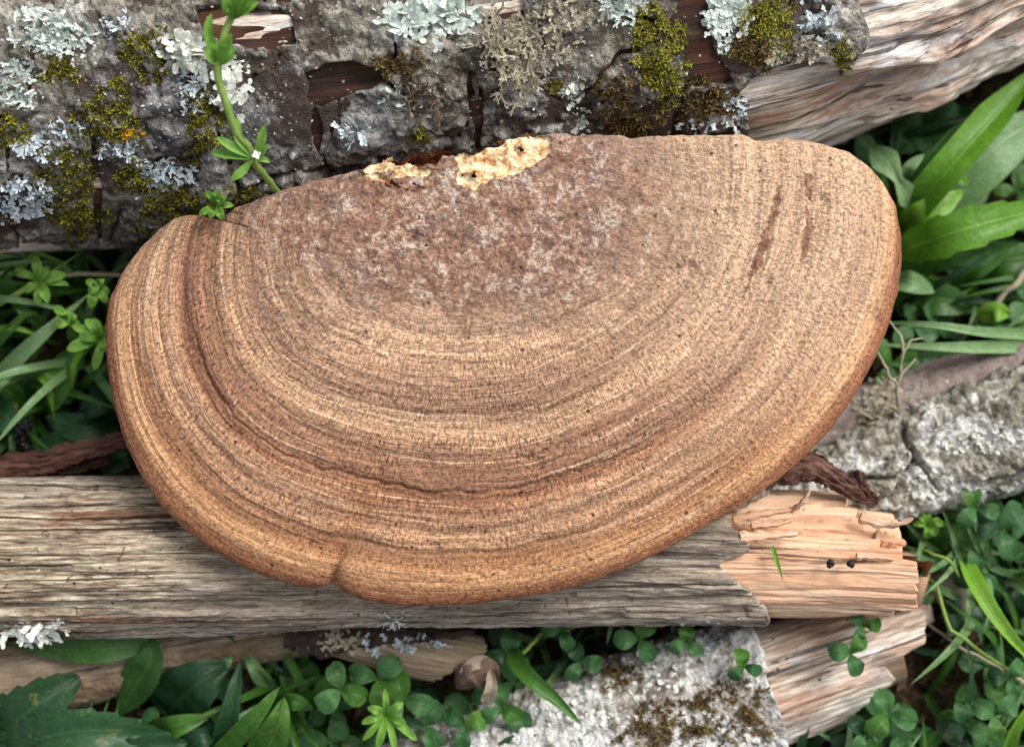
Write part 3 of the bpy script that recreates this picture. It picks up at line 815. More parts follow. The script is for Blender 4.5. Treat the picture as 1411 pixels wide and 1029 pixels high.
strip('bark_flake', [(100, 300, .022), (116, 322, .026), (134, 343, .026)], [16, 17, 13], M['bark_olive'], 'loose hanging bark flake with pale rim at the lower edge of the mossy log', .003, .3)
strip('bark_shard', [(1050, 645, .044), (1120, 645, .047), (1165, 668, .047), (1208, 692, .044)], [26, 20, 13, 9], M['strip'], 'dark red brown bark shard between the splintered end and the cracked branch', .003, .35)
strip('bark_shard', [(1180, 648, .046), (1188, 664, .047), (1200, 682, .046)], [3, 6, 5], M['strip'], 'upright tooth of dark bark on the bark shard', .002, .8, 30, 8)

# ------------------------------------------------------------------ moss and lichen on the logs (rooted on the surface under them)
bpy.context.view_layer.update()
DG = bpy.context.evaluated_depsgraph_get()
def hit(px, py):
    a = P(px, py, 0.0) - CAM
    d = Vector(a).normalized()
    ok, loc, nor, _, o, _ = sc.ray_cast(DG, Vector(CAM), d)
    if not ok: return None
    return np.array(loc), np.array(nor), o
def basis(n, ang):
    t = np.cross(n, [0.31, 0.77, 0.2]); t /= np.linalg.norm(t)
    b = np.cross(n, t)
    return t * math.cos(ang) + b * math.sin(ang), -t * math.sin(ang) + b * math.cos(ang)
def ribbon(path, hw, nrm, rnd=0.0, cup=.3, nv=3):
    """leaf-like strip along path; returns V,F,luv"""
    path = np.asarray(path); n = len(path)
    T = np.gradient(path, axis=0); T /= np.linalg.norm(T, axis=1)[:, None] + 1e-12
    nrm = np.broadcast_to(np.asarray(nrm, float), path.shape)
    Sd = np.cross(T, nrm); Sd /= np.linalg.norm(Sd, axis=1)[:, None] + 1e-12
    Nn = np.cross(Sd, T)
    v = np.linspace(-1, 1, nv)
    hw = np.asarray(hw)
    V = path[:, None] + Sd[:, None] * (v[None, :, None] * hw[:, None, None]) + Nn[:, None] * (cup * hw[:, None, None] * v[None, :, None] ** 2)
    t = np.linspace(0, 1, n)
    A = np.stack(np.broadcast_arrays(t[:, None], v[None], np.full((1, 1), rnd)), -1).reshape(-1, 3)
    return V.reshape(-1, 3), gridF(n, nv)[:, ::-1].tolist(), A
def moss(cx, cy, rx, ry, n, mat, label, size=9.0, lean=.6):
    mb = MB(); c0 = None
    for k in range(n):
        a, r = random.uniform(0, 6.283), math.sqrt(random.random())
        r *= 1 + .35 * math.sin(3 * a + cx) 
        h = hit(cx + rx * r * math.cos(a), cy + ry * r * math.sin(a))
        if h is None or h[2].name.startswith('ground'): continue
        p, nr, _ = h
        if c0 is None: c0 = p
        s = size * random.uniform(.6, 1.3) * pxm(.08)
        rnd = random.random()
        ang = random.uniform(0, 6.283)
        stem = nr + basis(nr, ang)[0] * random.uniform(0, lean) * 1.3
        stem /= np.linalg.norm(stem)
        base = p - nr * .0004
        lift = s * (.5 + .9 * random.random() * (1 - r * r * .6))
        for q in range(4):
            t, b = basis(stem, ang + q * 1.7)
            f = .25 + .25 * q
            o = base + stem * lift * f
            L = s * (.95 - .1 * q)
            path = np.array([o, o + t * L * .45 + stem * L * .35, o + t * L * .85 + stem * L * .5])
            V, F, A = ribbon(path, np.array([.10, .17, .02]) * L, stem, 0, .5, 3)
            A[:, 1] = min(1, max(0, rnd + random.uniform(-.2, .2)))
            mb.add(V, F, A)
    if mb.n == 0: return
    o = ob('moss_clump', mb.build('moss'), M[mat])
    return tag(o, label, 'moss', kind='stuff')
def lichen(cx, cy, rx, ry, n, mat, label, L=14.0, W=4.0, flat=.35, branch=2):
    mb = MB()
    for k in range(n):
        a, r = random.uniform(0, 6.283), math.sqrt(random.random())
        r *= 1 + .3 * math.sin(2 * a + cy)
        h = hit(cx + rx * r * math.cos(a), cy + ry * r * math.sin(a))
        if h is None or h[2].name.startswith('ground'): continue
        p, nr, _ = h
        s = pxm(.08)
        ang = random.uniform(0, 6.283)
        t0, b0 = basis(nr, ang)
        def lobe(o, d, Lm, Wm, lev, u0):
            m = 5
            side = np.cross(nr, d)
            bend = random.uniform(-.5, .5)
            pts = [o]
            for j in range(1, m):
                f = j / (m - 1)
                pts.append(o + d * Lm * f + side * Lm * bend * f * f + nr * Lm * flat * (f - .35 * f * f) * random.uniform(.5, 1.3))
            pts = np.array(pts)
            hw = Wm * np.array([.6, .75, .85, 1.0, .55 if lev == 0 else .9])
            V, F, A = ribbon(pts, hw, nr, random.random(), random.uniform(-.5, .6), 3)
            A[:, 0] = u0 + A[:, 0] * (1 - u0)
            mb.add(V, F, A)
            if lev:
                for sg in (-1, 1):
                    dd = d + side * sg * random.uniform(.5, 1.0) + nr * .1
                    dd /= np.linalg.norm(dd)
                    lobe(pts[-1] - d * Lm * .05, dd, Lm * .62, Wm * .72, lev - 1, .5)
        lobe(p - nr * .0002, t0, L * s * random.uniform(.6, 1.2), W * s * random.uniform(.7, 1.2), branch, 0.0)
    if mb.n == 0: return
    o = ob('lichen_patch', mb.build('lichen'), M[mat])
    return tag(o, label, 'lichen', kind='stuff')

MOSS = [(82, 96, 26, 16, 45, 'moss', 'small dome of olive moss on pale bark at the bare end of the mossy log'),
        (205, 72, 34, 34, 75, 'moss', 'olive moss beside the cream white lichen on the mossy log'),
        (150, 160, 42, 38, 105, 'moss', 'olive moss cushion touching the orange lichen'),
        (98, 250, 36, 66, 110, 'moss', 'long hanging band of olive moss between bark cracks'),
        (14, 180, 22, 26, 40, 'moss', 'olive moss tuft between two pale lichen patches'),
        (240, 285, 56, 32, 115, 'moss', 'olive moss mound just above the notched corner of the fungus'),
        (284, 172, 30, 46, 80, 'moss', 'olive moss mound beside the smooth dark bark plate and the cleavers stem'),
        (182, 245, 22, 22, 35, 'moss', 'little olive moss tuft under the smooth dark bark plate'),
        (110, 300, 40, 20, 50, 'moss', 'olive moss fringe at the lower edge of the mossy log'),
        (335, 268, 22, 14, 22, 'moss', 'tiny moss tuft by the foot of the cleavers stem'),
        (900, 50, 34, 46, 75, 'moss_green', 'yellow green moss left of the brown bark gap'),
        (915, 105, 30, 34, 70, 'moss_green', 'yellow green moss beside the brown bark gap and the decayed bark'),
        (845, 125, 34, 26, 45, 'moss_brown', 'brownish moss on decayed bark near the white lichen spot'),
        (1060, 30, 34, 34, 80, 'moss_green', 'yellow moss on the bark piece above the bare pink wood'),
        (1035, 70, 30, 24, 50, 'moss_brown', 'brown moss along the lower rim of the bark piece above the bare wood'),
        (975, 140, 40, 26, 70, 'moss_brown', 'brown and green moss on the bark end next to the bare wood'),
        (870, 168, 40, 18, 45, 'moss_brown', 'dark brown moss above the straight back edge of the fungus'),
        (1160, 74, 14, 22, 26, 'moss', 'moss tassel at the torn right edge of the bark'),
        (578, 186, 14, 9, 14, 'moss', 'tiny moss tuft above the torn hole of the fungus'),
        (550, 90, 34, 18, 32, 'moss_brown', 'sparse reddish moss at the edge of the brown bark gap'),
        (766, 118, 9, 9, 9, 'moss', 'tiny moss dot left of the white lichen spot'),
        (985, 985, 80, 40, 120, 'moss_brown', 'brown dry moss on the white crusted log'),
        (905, 1010, 50, 25, 50, 'moss_brown', 'sparse brown moss at the foot of the white crusted log'),
        (850, 930, 30, 20, 34, 'moss_brown', 'rusty moss at the upper side of the white crusted log')]
for cx, cy, rx, ry, n, m, lab in MOSS:
    moss(cx, cy, rx * 1.05, ry * 1.05, int(n * 2.6), m, lab, 8.5 if m == 'moss' else 9.5)
LICH = [(68, 45, 46, 38, 170, 'lichen_pale', 'bushy pale mint lichen near the top of the mossy log', 9, 2.6, .45, 1),
        (20, 115, 26, 38, 130, 'lichen_pale', 'pale lichen thicket on bark beside the narrow dark split', 9, 2.4, .4, 1),
        (50, 200, 30, 18, 38, 'lichen_blue', 'small bluish lichen rosette among olive moss', 10, 2.6, .4, 1),
        (28, 272, 36, 36, 90, 'lichen_blue', 'bluish grey lichen at the lower edge of the mossy log', 10, 2.8, .45, 1),
        (226, 240, 30, 22, 70, 'lichen_blue', 'grey lichen rosette under the smooth dark bark plate', 9, 2.6, .45, 1),
        (95, 178, 22, 12, 30, 'lichen_blue', 'sparse grey lichen by the olive moss cushion', 8, 2.2, .4, 1),
        (165, 205, 34, 12, 40, 'lichen_blue', 'thin grey lichen row above the little moss tuft', 8, 2, .4, 1),
        (265, 125, 26, 20, 45, 'lichen_blue', 'grey branching lichen between white lichen and moss', 9, 2.2, .5, 1),
        (160, 35, 16, 12, 16, 'lichen_blue', 'small starry lichen near the top of the olive moss', 9, 2.4, .5, 1),
        (258, 78, 24, 20, 46, 'lichen_white', 'smooth cream white leafy lichen left of the cleavers stem', 17, 7, .12, 1),
        (318, 105, 16, 26, 36, 'lichen_white', 'smooth cream white leafy lichen behind the cleavers stem', 14, 6, .12, 1),
        (322, 150, 8, 16, 10, 'lichen_white', 'hanging white lichen lobe behind the cleavers stem', 11, 5, .1, 1),
        (555, 22, 24, 22, 48, 'lichen_pale', 'leafy mint white lichen lobes at the top of the log', 17, 6.5, .22, 1),
        (612, 22, 26, 22, 54, 'lichen_pale', 'leafy mint white lichen beside the brown wood gap at the top', 17, 6.5, .22, 1),
        (700, 62, 44, 34, 85, 'lichen_brown', 'brownish tubular lichen thicket right of the long bark splits', 14, 2.8, .5, 2),
        (712, 112, 28, 24, 34, 'lichen_brown', 'beige forked lichen below the brownish lichen thicket', 13, 2.8, .5, 2),
        (765, 50, 20, 30, 30, 'lichen_brown', 'brown grey lichen beside the brownish lichen thicket', 12, 2.8, .5, 1),
        (780, 12, 40, 16, 60, 'lichen_brown', 'dark speckled lichen crust at the top of the log', 9, 2.8, .5, 1),
        (860, 12, 34, 14, 46, 'lichen_pale', 'pale grey lichen left of the brown bark gap at the top', 9, 2.8, .4, 1),
        (788, 128, 13, 22, 30, 'lichen_white', 'bright white lichen spot above the back edge of the fungus', 9, 5, .1, 0),
        (800, 168, 9, 16, 16, 'lichen_pale', 'knobby grey lichen right below the bright white lichen spot', 7, 3, .5, 1),
        (1005, 16, 26, 18, 50, 'lichen_pale', 'white lichen next to the yellow moss at the top of the log', 13, 5, .25, 1),
        (992, 50, 8, 16, 12, 'lichen_pale', 'small white lichen right of the brown bark gap', 9, 3.5, .4, 1),
        (1100, 65, 42, 20, 80, 'lichen_brown', 'grey curly lichen along the bark rim above the bare wood', 9, 3, .5, 1),
        (1125, 30, 30, 22, 50, 'lichen_blue', 'grey lichen crust on the bark piece above the bare wood', 8, 3, .3, 1),
        (1012, 150, 12, 22, 26, 'lichen_blue', 'small grey lichen at the bark end beside the bare wood', 8, 2.6, .5, 1),
        (965, 172, 30, 10, 24, 'lichen_blue', 'crumbly grey lichen above the straight back edge of the fungus', 8, 2.4, .4, 1),
        (480, 180, 30, 10, 12, 'lichen_blue', 'curled grey lichen flake on the smooth grey bark', 13, 4, .5, 1),
        (584, 138, 34, 26, 70, 'lichen_dark', 'clump of dead dark moss in the middle of the mossy log', 16, 1.8, .55, 1),
        (545, 135, 16, 10, 10, 'lichen_pale', 'tiny mint lichen on the clump of dead dark moss', 8, 2.4, .4, 1),
        (1292, 178, 14, 10, 22, 'lichen_brown', 'straw coloured tassel hanging from the lower edge of the bare wood', 12, 2.6, .7, 1),
        (1330, 156, 12, 8, 12, 'lichen_brown', 'small straw coloured tassel higher up the lower edge of the bare wood', 11, 2.4, .7, 1),
        (380, 70, 380, 110, 300, 'lichen_brown', 'tiny grey brown lichen flecks scattered over the bark of the mossy log', 5, 2.0, .3, 0),
        (200, 170, 210, 130, 320, 'lichen_blue', 'tiny pale lichen flecks scattered over the mossiest part of the log', 5, 1.8, .4, 0),
        (800, 90, 200, 90, 230, 'lichen_pale', 'tiny white lichen flecks scattered around the brown bark gap', 5, 1.6, .3, 0),
        (172, 184, 22, 8, 34, 'lichen_orange', 'bright orange lichen on the olive moss cushion', 5, 2.6, .3, 1),
        (40, 870, 40, 12, 34, 'lichen_white', 'white leafy lichen on the lower side of the weathered branch', 15, 5, .2, 1),
        (82, 878, 22, 9, 16, 'lichen_dark', 'black crust beside the white leafy lichen on the weathered branch', 12, 4, .3, 1),
        (540, 853, 5, 7, 7, 'lichen_pale', 'tiny mint branched lichen on the lower edge of the weathered branch', 15, 1.3, .3, 1),
        (560, 888, 50, 8, 40, 'lichen_blue', 'grey lichen crumbs on the bark of the broken stub', 8, 2.8, .4, 1),
        (470, 884, 34, 10, 34, 'lichen_brown', 'crumbly brown lichen where the broken stub meets the weathered branch', 8, 2.8, .4, 1),
        (1345, 605, 42, 20, 110, 'lichen_white', 'large white lichen patch on the cracked lichened branch', 8, 4.5, .06, 0),
        (1272, 668, 16, 24, 60, 'lichen_white', 'white lichen patch below the crack of the lichened branch', 8, 4.5, .06, 0),
        (1215, 555, 26, 34, 60, 'lichen_brown', 'grey lichen tangle between the fungus rim and the smooth branch', 13, 3.2, .5, 1),
        (900, 920, 70, 50, 150, 'lichen_white', 'white lichen crust on the white crusted log', 8, 4.5, .08, 0),
        (800, 985, 60, 30, 90, 'lichen_white', 'white lichen crust on the lower part of the white crusted log', 8, 4.5, .08, 0),
        (985, 880, 40, 30, 70, 'lichen_blue', 'grey lichen crust right under the weathered branch on the white crusted log', 8, 4, .1, 0)]
for cx, cy, rx, ry, n, m, lab, L, W, fl, br in LICH:
    lichen(cx, cy, rx, ry, int(n * 1.45), m, lab, L * 1.1, W, fl, br)

# ------------------------------------------------------------------ the bracket fungus
def fungus_mat():
    k = NT('zoned bracket fungus cap')
    t = k.attr('ft'); a = k.attr('fa'); e = k.attr('fe'); st = k.attr('stain'); orr = k.attr('orange'); lt = k.attr('light'); cra = k.attr('crust'); rma = k.attr('rimm')
    v = k.obj()
    b1 = k.noise(k.comb(k.math('MULTIPLY', t, 26), k.math('MULTIPLY', a, .9)), 1, 4, .6, .2)
    b2 = k.noise(k.comb(k.math('MULTIPLY', t, 85), k.math('MULTIPLY', a, 2.2), 3.0), 1, 4, .6, .15)
    b3 = k.noise(k.comb(k.math('MULTIPLY', t, 190), k.math('MULTIPLY', a, 6), 7.0), 1, 3, .6)
    fib = k.noise(k.comb(k.math('MULTIPLY', t, 62), k.math('MULTIPLY', a, 150), 1.0), 1, 3, .6, .35)
    fib2 = k.noise(k.comb(k.math('MULTIPLY', t, 110), k.math('MULTIPLY', a, 85), 4.0), 1, 3, .6, .5)
    gr = k.noise(v, 1150, 4, .7)
    lum = k.noise(v, 60, 4, .6)
    tt = k.math('ADD', t, k.math('MULTIPLY', k.math('SUBTRACT', b1, .5), .05))
    base = k.ramp(tt, [(0.0, rgb(150, 112, 92)), (.36, rgb(154, 118, 96)), (.46, rgb(190, 150, 116)), (.52, rgb(176, 136, 104)), (.585, rgb(150, 112, 86)), (.645, rgb(184, 142, 106)), (.70, rgb(156, 112, 82)),
                       (.755, rgb(138, 94, 66)), (.785, rgb(152, 100, 66)), (.81, rgb(180, 134, 98)), (.86, rgb(172, 128, 92)), (.905, rgb(144, 96, 62)), (.935, rgb(182, 130, 82)), (.958, rgb(198, 148, 98)), (.982, rgb(154, 96, 56)), (1.0, rgb(138, 82, 48))])
    col = k.mix(1.0, base, k.ramp(b1, [(.28, (.66, .61, .58)), (.5, (1, 1, 1)), (.72, (1.25, 1.24, 1.2))]), 'MULTIPLY')
    bands = k.ramp(b2, [(.28, (.55, .47, .42)), (.44, (.92, .89, .86)), (.58, (1.08, 1.08, 1.07)), (.72, (1.4, 1.39, 1.36))])
    bm = k.ramp(t, [(.3, .3), (.5, 1.0)])
    col = k.mix(bm, col, k.mix(1.0, col, bands, 'MULTIPLY'))
    col = k.mix(bm, col, k.mix(1.0, col, k.ramp(b3, [(.3, .78), (.5, 1.0), (.7, 1.16)]), 'MULTIPLY'))
    b4 = k.noise(k.comb(k.math('MULTIPLY', t, 40), k.math('MULTIPLY', a, 1.6), 11.0), 1, 3, .6)
    b5 = k.noise(k.comb(k.math('MULTIPLY', t, 130), k.math('MULTIPLY', a, 1.3), 17.0), 1, 2, .5)
    col = k.mix(k.math('MULTIPLY', bm, k.ramp(b5, [(.60, 0.0), (.68, .5)])), col, rgb(226, 190, 150))
    col = k.mix(k.math('MULTIPLY', bm, k.ramp(b5, [(.30, .6), (.38, 0.0)])), col, rgb(112, 74, 52))
    fm = k.math('MULTIPLY', k.ramp(t, [(.36, 0.0), (.46, 1.0), (.88, 1.0), (.95, .4)]), k.math('MULTIPLY', k.ramp(k.noise(v, 45, 3), [(.3, .4), (.6, 1.0)]), k.ramp(b4, [(.34, .15), (.58, 1.15)])))
    fcol = k.mix(1.0, col, k.ramp(fib, [(.32, (.32, .27, .24)), (.45, (.93, .92, .90)), (.66, (1.5, 1.48, 1.44))]), 'MULTIPLY')
    col = k.mix(fm, col, fcol)
    pit = k.math('MULTIPLY', k.ramp(fib2, [(.30, 1.0), (.36, 0.0)]), fm)
    col = k.mix(k.math('MULTIPLY', pit, .75), col, rgb(64, 42, 30))
    # crusty old middle
    cm = k.ramp(k.math('ADD', cra, k.math('ADD', k.math('MULTIPLY', k.math('SUBTRACT', lum, .5), .7), k.math('MULTIPLY', k.math('SUBTRACT', k.noise(v, 260, 6, .75), .5), 1.3))), [(.24, 0.0), (.66, 1.0)])
    c1 = k.noise(v, 480, 6, .74, .6); c2 = k.noise(k.vadd(v, (.3, .1, .2)), 820, 5, .72, .4)
    c0 = k.noise(k.vadd(v, (.1, .7, .2)), 85, 5, .65, .8); c3 = k.noise(k.vadd(v, (.9, .2, .4)), 150, 6, .7, .6)
    cc = k.math('ADD', k.math('MULTIPLY', c1, .62), k.math('MULTIPLY', c3, .4))
    crust = k.ramp(cc, [(.38, rgb(88, 58, 48)), (.45, rgb(130, 92, 74)), (.51, rgb(156, 114, 90)), (.57, rgb(186, 144, 112)), (.66, rgb(216, 184, 150))])
    crust = k.mix(k.ramp(c0, [(.38, .6), (.48, 0.0)]), crust, k.ramp(c1, [(.36, rgb(80, 60, 58)), (.5, rgb(132, 108, 102)), (.62, rgb(190, 172, 164))]))
    crust = k.mix(k.ramp(c0, [(.54, 0.0), (.64, .7)]), crust, k.ramp(c1, [(.36, rgb(104, 62, 46)), (.5, rgb(150, 98, 72)), (.64, rgb(196, 146, 110))]))
    crust = k.mix(k.ramp(c2, [(.37, .55), (.42, 0.0)]), crust, rgb(76, 50, 44))
    crust = k.mix(k.math('MULTIPLY', k.ramp(c3, [(.50, 0.0), (.57, 1.0)]), k.ramp(c1, [(.49, 0.0), (.54, .85)])), crust, rgb(206, 190, 174))
    col = k.mix(k.math('MULTIPLY', cm, .88), col, crust)
    # light on the right flank painted in as paler colour; warm stained places
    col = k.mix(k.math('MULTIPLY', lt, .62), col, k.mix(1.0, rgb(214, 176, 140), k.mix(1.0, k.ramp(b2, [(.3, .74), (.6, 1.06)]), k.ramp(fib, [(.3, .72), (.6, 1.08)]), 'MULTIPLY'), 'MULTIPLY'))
    col = k.mix(k.math('MULTIPLY', orr, .45), col, rgb(160, 100, 52))
    sn = k.math('MULTIPLY', st, k.ramp(k.noise(v, 300, 4, .6), [(.3, .35), (.6, 1.0)]))
    col = k.mix(k.math('MULTIPLY', sn, .95), col, rgb(112, 68, 46))
    # rusty growing margin
    em = k.ramp(k.math('ADD', k.math('MULTIPLY', e, 90), k.math('MULTIPLY', k.math('SUBTRACT', gr, .5), .25)), [(.1, .85), (.32, 0.0)])
    em = k.math('MULTIPLY', em, rma)
    col = k.mix(em, col, k.ramp(k.noise(v, 380, 4), [(.35, rgb(120, 68, 38)), (.6, rgb(164, 98, 52))]))
    dots = k.math('MULTIPLY', k.ramp(k.voro(v, 260), [(.10, 1.0), (.17, 0.0)]), k.ramp(k.noise(v, 110, 2), [(.52, 0.0), (.6, .85)]))
    col = k.mix(dots, col, rgb(58, 34, 26))
    col = k.mix(k.math('SUBTRACT', 1.0, k.math('MULTIPLY', cm, .45)), col, k.mix(1.0, col, k.ramp(gr, [(.32, .38), (.48, .95), (.66, 1.5)]), 'MULTIPLY'))
    hsv = k.n('HueSaturation'); k.put(hsv.inputs['Saturation'], .89); k.put(hsv.inputs['Hue'], .502); k.put(hsv.inputs['Value'], .93); k.put(hsv.inputs['Color'], col); col = hsv.outputs[0]
    h = k.math('ADD', k.math('MULTIPLY', k.math('MULTIPLY', fib, fm), .8), k.math('MULTIPLY', gr, .55))
    h = k.math('ADD', h, k.math('MULTIPLY', k.math('MULTIPLY', b3, bm), .5))
    h = k.math('ADD', h, k.math('MULTIPLY', k.math('MULTIPLY', c1, cm), 1.2))
    h = k.math('SUBTRACT', h, k.math('MULTIPLY', pit, .5))
    return k.bsdf(col, .82, k.bump(h, .0008), .22)
M['fungus'] = fungus_mat()
def flesh_mat(name, stops, sc_=320):
    k = NT(name)
    v = k.obj()
    n = k.noise(v, sc_, 5, .65, .6)
    col = k.ramp(n, stops)
    col = k.mix(1.0, col, k.ramp(k.noise(v, 1500, 3), [(.3, .75), (.7, 1.15)]), 'MULTIPLY')
    return k.bsdf(col, .9, k.bump(k.noise(v, 700, 5, .65), .0005), .15)
M['flesh'] = flesh_mat('pale torn fungus flesh', [(.34, rgb(146, 98, 64)), (.43, rgb(196, 152, 106)), (.51, rgb(224, 200, 158)), (.62, rgb(240, 226, 192))])
M['rust'] = flesh_mat('rusty brown torn flesh', [(.3, rgb(52, 27, 19)), (.5, rgb(98, 56, 37)), (.68, rgb(150, 98, 66))])
M['pores'] = flesh_mat('pale brown pore surface', [(.3, rgb(150, 116, 84)), (.6, rgb(196, 166, 130))], 900)

OUT = [(255, 298), (238, 304), (219, 318), (200, 337), (180, 360), (163, 388), (152, 415), (147, 450), (148, 490), (152, 530), (160, 565), (170, 600), (183, 632), (200, 665), (220, 694), (245, 720), (275, 745), (310, 768), (345, 786), (380, 799), (412, 808), (434, 810), (450, 807), (456, 799), (458, 798), (462, 807), (477, 817), (499, 826), (530, 832), (570, 835), (610, 834), (650, 832), (700, 826), (750, 818), (800, 806), (850, 788), (900, 765), (950, 739), (990, 715), (1030, 691), (1070, 663), (1110, 628), (1145, 591), (1175, 549), (1200, 505), (1222, 455), (1236, 405), (1242, 358), (1240, 320), (1233, 284), (1215, 252), (1193, 228), (1168, 211), (1140, 202), (1110, 195), (1080, 192), (1052, 195), (1041, 196), (1033, 190), (1018, 186), (985, 189), (950, 188), (900, 190), (868, 193), (860, 188), (820, 187), (790, 188), (752, 186), (735, 190), (712, 190), (694, 199), (674, 208), (656, 217), (640, 212), (612, 206), (582, 209), (560, 213), (548, 220), (530, 224), (505, 231), (480, 240), (450, 246), (420, 255), (390, 264), (360, 275), (330, 287), (311, 296), (303, 308), (290, 304), (272, 297)]
NA = 1300
oo = np.array(OUT + OUT[:1], float)
ol = np.concatenate([[0], np.cumsum(np.hypot(*np.diff(oo, axis=0).T))])
# light smoothing except at the notches
sx = np.linspace(0, ol[-1], NA, endpoint=False)
ox = np.interp(sx, ol, oo[:, 0]); oy = np.interp(sx, ol, oo[:, 1])
for _ in range(5):
    ox = .25 * np.roll(ox, 1) + .5 * ox + .25 * np.roll(ox, -1); oy = .25 * np.roll(oy, 1) + .5 * oy + .25 * np.roll(oy, -1)
jag = fbm(np.stack([sx * .035, 0 * sx, 0 * sx], -1), 4)
back = sm(330, 255, oy) * sm(1150, 1040, ox)
torn = back * sm(470, 530, ox) * sm(790, 730, ox)
oy = oy + jag * (1.2 + 3 * torn + 1.5 * back)
ox = ox + fbm(np.stack([sx * .04, 0 * sx + 5, 0 * sx], -1), 3) * 1.3
OP = (652., 185.)
RA = np.radians([-90, -25, -8, 4, 15.5, 25, 43.6, 61.5, 76, 93.6, 111, 124, 136.6, 149, 156, 162, 166, 175, 190, 270])
RR = np.array([540, 560, 572, 588, 614, 630, 636, 630, 636, 648, 664, 672, 645, 588, 548, 500, 468, 450, 440, 440], float)
ra = np.linspace(RA[0], RA[-1], 2000); rr = np.interp(ra, RA, RR)
kk = np.ones(61) / 61; rr = np.convolve(np.pad(rr, 30, 'edge'), kk, 'valid')
oan = np.arctan2(oy - OP[1], ox - OP[0]); oan = np.where(oan < -math.pi / 2, oan + 2 * math.pi, oan)
oft = np.minimum(np.hypot(ox - OP[0], oy - OP[1]) / np.interp(oan, ra, rr), 1.0)
zmid = .0705 + .0130 * (1 - oft ** 2.2) - .0050 + .0018 * back
for _ in range(30): zmid = .25 * np.roll(zmid, 1) + .5 * zmid + .25 * np.roll(zmid, -1)
rim = P(ox, oy, zmid)
Cc = P(np.array(690.), np.array(430.), .074)
s_in = 1 - (1 - np.linspace(0, 1, 330)[1:]) ** 1.25
Lr = np.linalg.norm(rim[:, :2] - Cc[:2], axis=1)
XY = Cc[None, None, :2] + s_in[:, None, None] * (rim[None, :, :2] - Cc[None, None, :2])
# true distance to the edge, allowing for slanted edges
tan = np.roll(rim, -1, 0) - np.roll(rim, 1, 0); tan = tan[:, :2] / np.linalg.norm(tan[:, :2], axis=1)[:, None]
sinf = np.abs((rim[:, 0] - Cc[0]) * tan[:, 1] - (rim[:, 1] - Cc[1]) * tan[:, 0]) / Lr
for _ in range(12): sinf = (np.roll(sinf, 1) + sinf + np.roll(sinf, -1)) / 3
E = (1 - s_in)[:, None] * (Lr * sinf)[None]
# ring coordinate around the old point of attachment
O3 = P(np.array(OP[0]), np.array(OP[1]), .068)
pts3 = np.stack([XY[..., 0], XY[..., 1], np.full(XY.shape[:2], .069)], -1)
ppx, ppy = proj(pts3)
ang = np.arctan2(ppy - OP[1], ppx - OP[0])
ang = np.where(ang < -math.pi / 2, ang + 2 * math.pi, ang)
Rr = np.interp(ang, ra, rr)
ft = np.hypot(ppx - OP[0], ppy - OP[1]) / Rr
ft = np.minimum(ft, 1.02)
wv = np.stack([ang * 1.5, ft * 3.0, 0 * ft], -1)
ftw = ft + .013 * fbm(wv, 3) * sm(.1, .5, ft) * sm(1.0, .9, ft) + .004 * fbm(wv * 6 + 3, 3) * sm(1.0, .93, ft)
px3 = np.stack([XY[..., 0], XY[..., 1], 0 * ft], -1)
# height of the upper face
crust_ = np.exp(-(((ppx - 610) / 265) ** 2 + ((ppy - 320) / 140) ** 2)) + .45 * np.exp(-(((ppx - 850) / 150) ** 2 + ((ppy - 300) / 110) ** 2))
zt = .0705 + .0130 * (1 - np.clip(ft, 0, 1) ** 2.2) + .0012 * fbm(px3 * 14, 2)
def groove(c, wd, dp): return -dp * np.exp(-((ftw - c) / wd) ** 2)
brk = .45 + .55 * sm(-.25, .35, fbm(np.stack([ang * 2.2, 0 * ang, 0 * ang + 2], -1), 3))
step = lambda c, wd, dp: dp * sm(c + wd, c - wd, ftw)
jit = .006 * fbm(np.stack([ang * 16, ft * 10, 0 * ft], -1), 4, .65)
zt = zt - .0013 * np.exp(-((ftw + jit - .762) / .0032) ** 2) * brk * sm(2.7, 2.2, ang) * sm(.5, .9, ang)
zt = zt + .0007 * fbm(px3 * 38 + 2, 3) + .0010 * np.minimum(0, fbm(px3 * 95 + 6, 3) + .45) * 2
zt = zt + groove(.768, .0055, .00035) * brk + step(.772, .006, .0007) + groove(.838, .010, .0005) + groove(.885, .006, .00045) + groove(.955, .004, .0002) + groove(.70, .012, .0004) + groove(.655, .008, .00035) * brk + groove(.56, .010, .0003) + groove(.92, .004, .0002)
zt = zt + .0002 * np.sin(ftw * 95 + 2 * fbm(wv * 2, 2)) * sm(.4, .6, ft)
zt = zt + .00022 * fbm(np.stack([ftw * 70, ang * 5, 0 * ft], -1), 3) * sm(.35, .5, ft)
zt = zt + (.00045 * fbm(px3 * 330, 4, .6) + .0005 * np.clip(fbm(px3 * 150 + 3, 3), 0, 1)) * np.clip(crust_ * 1.6, 0, 1)
zt = zt + .00012 * fbm(px3 * 700, 3)
# vertical fold above the notch in the front margin
gd = np.abs(ppx - np.interp(ppy, [640, 690, 740, 780, 810], [525, 508, 478, 461, 457]))
zt = zt - .0016 * np.exp(-(gd / 8) ** 2) * sm(700, 800, ppy) - .0006 * np.exp(-(gd / 22) ** 2) * sm(650, 740, ppy)
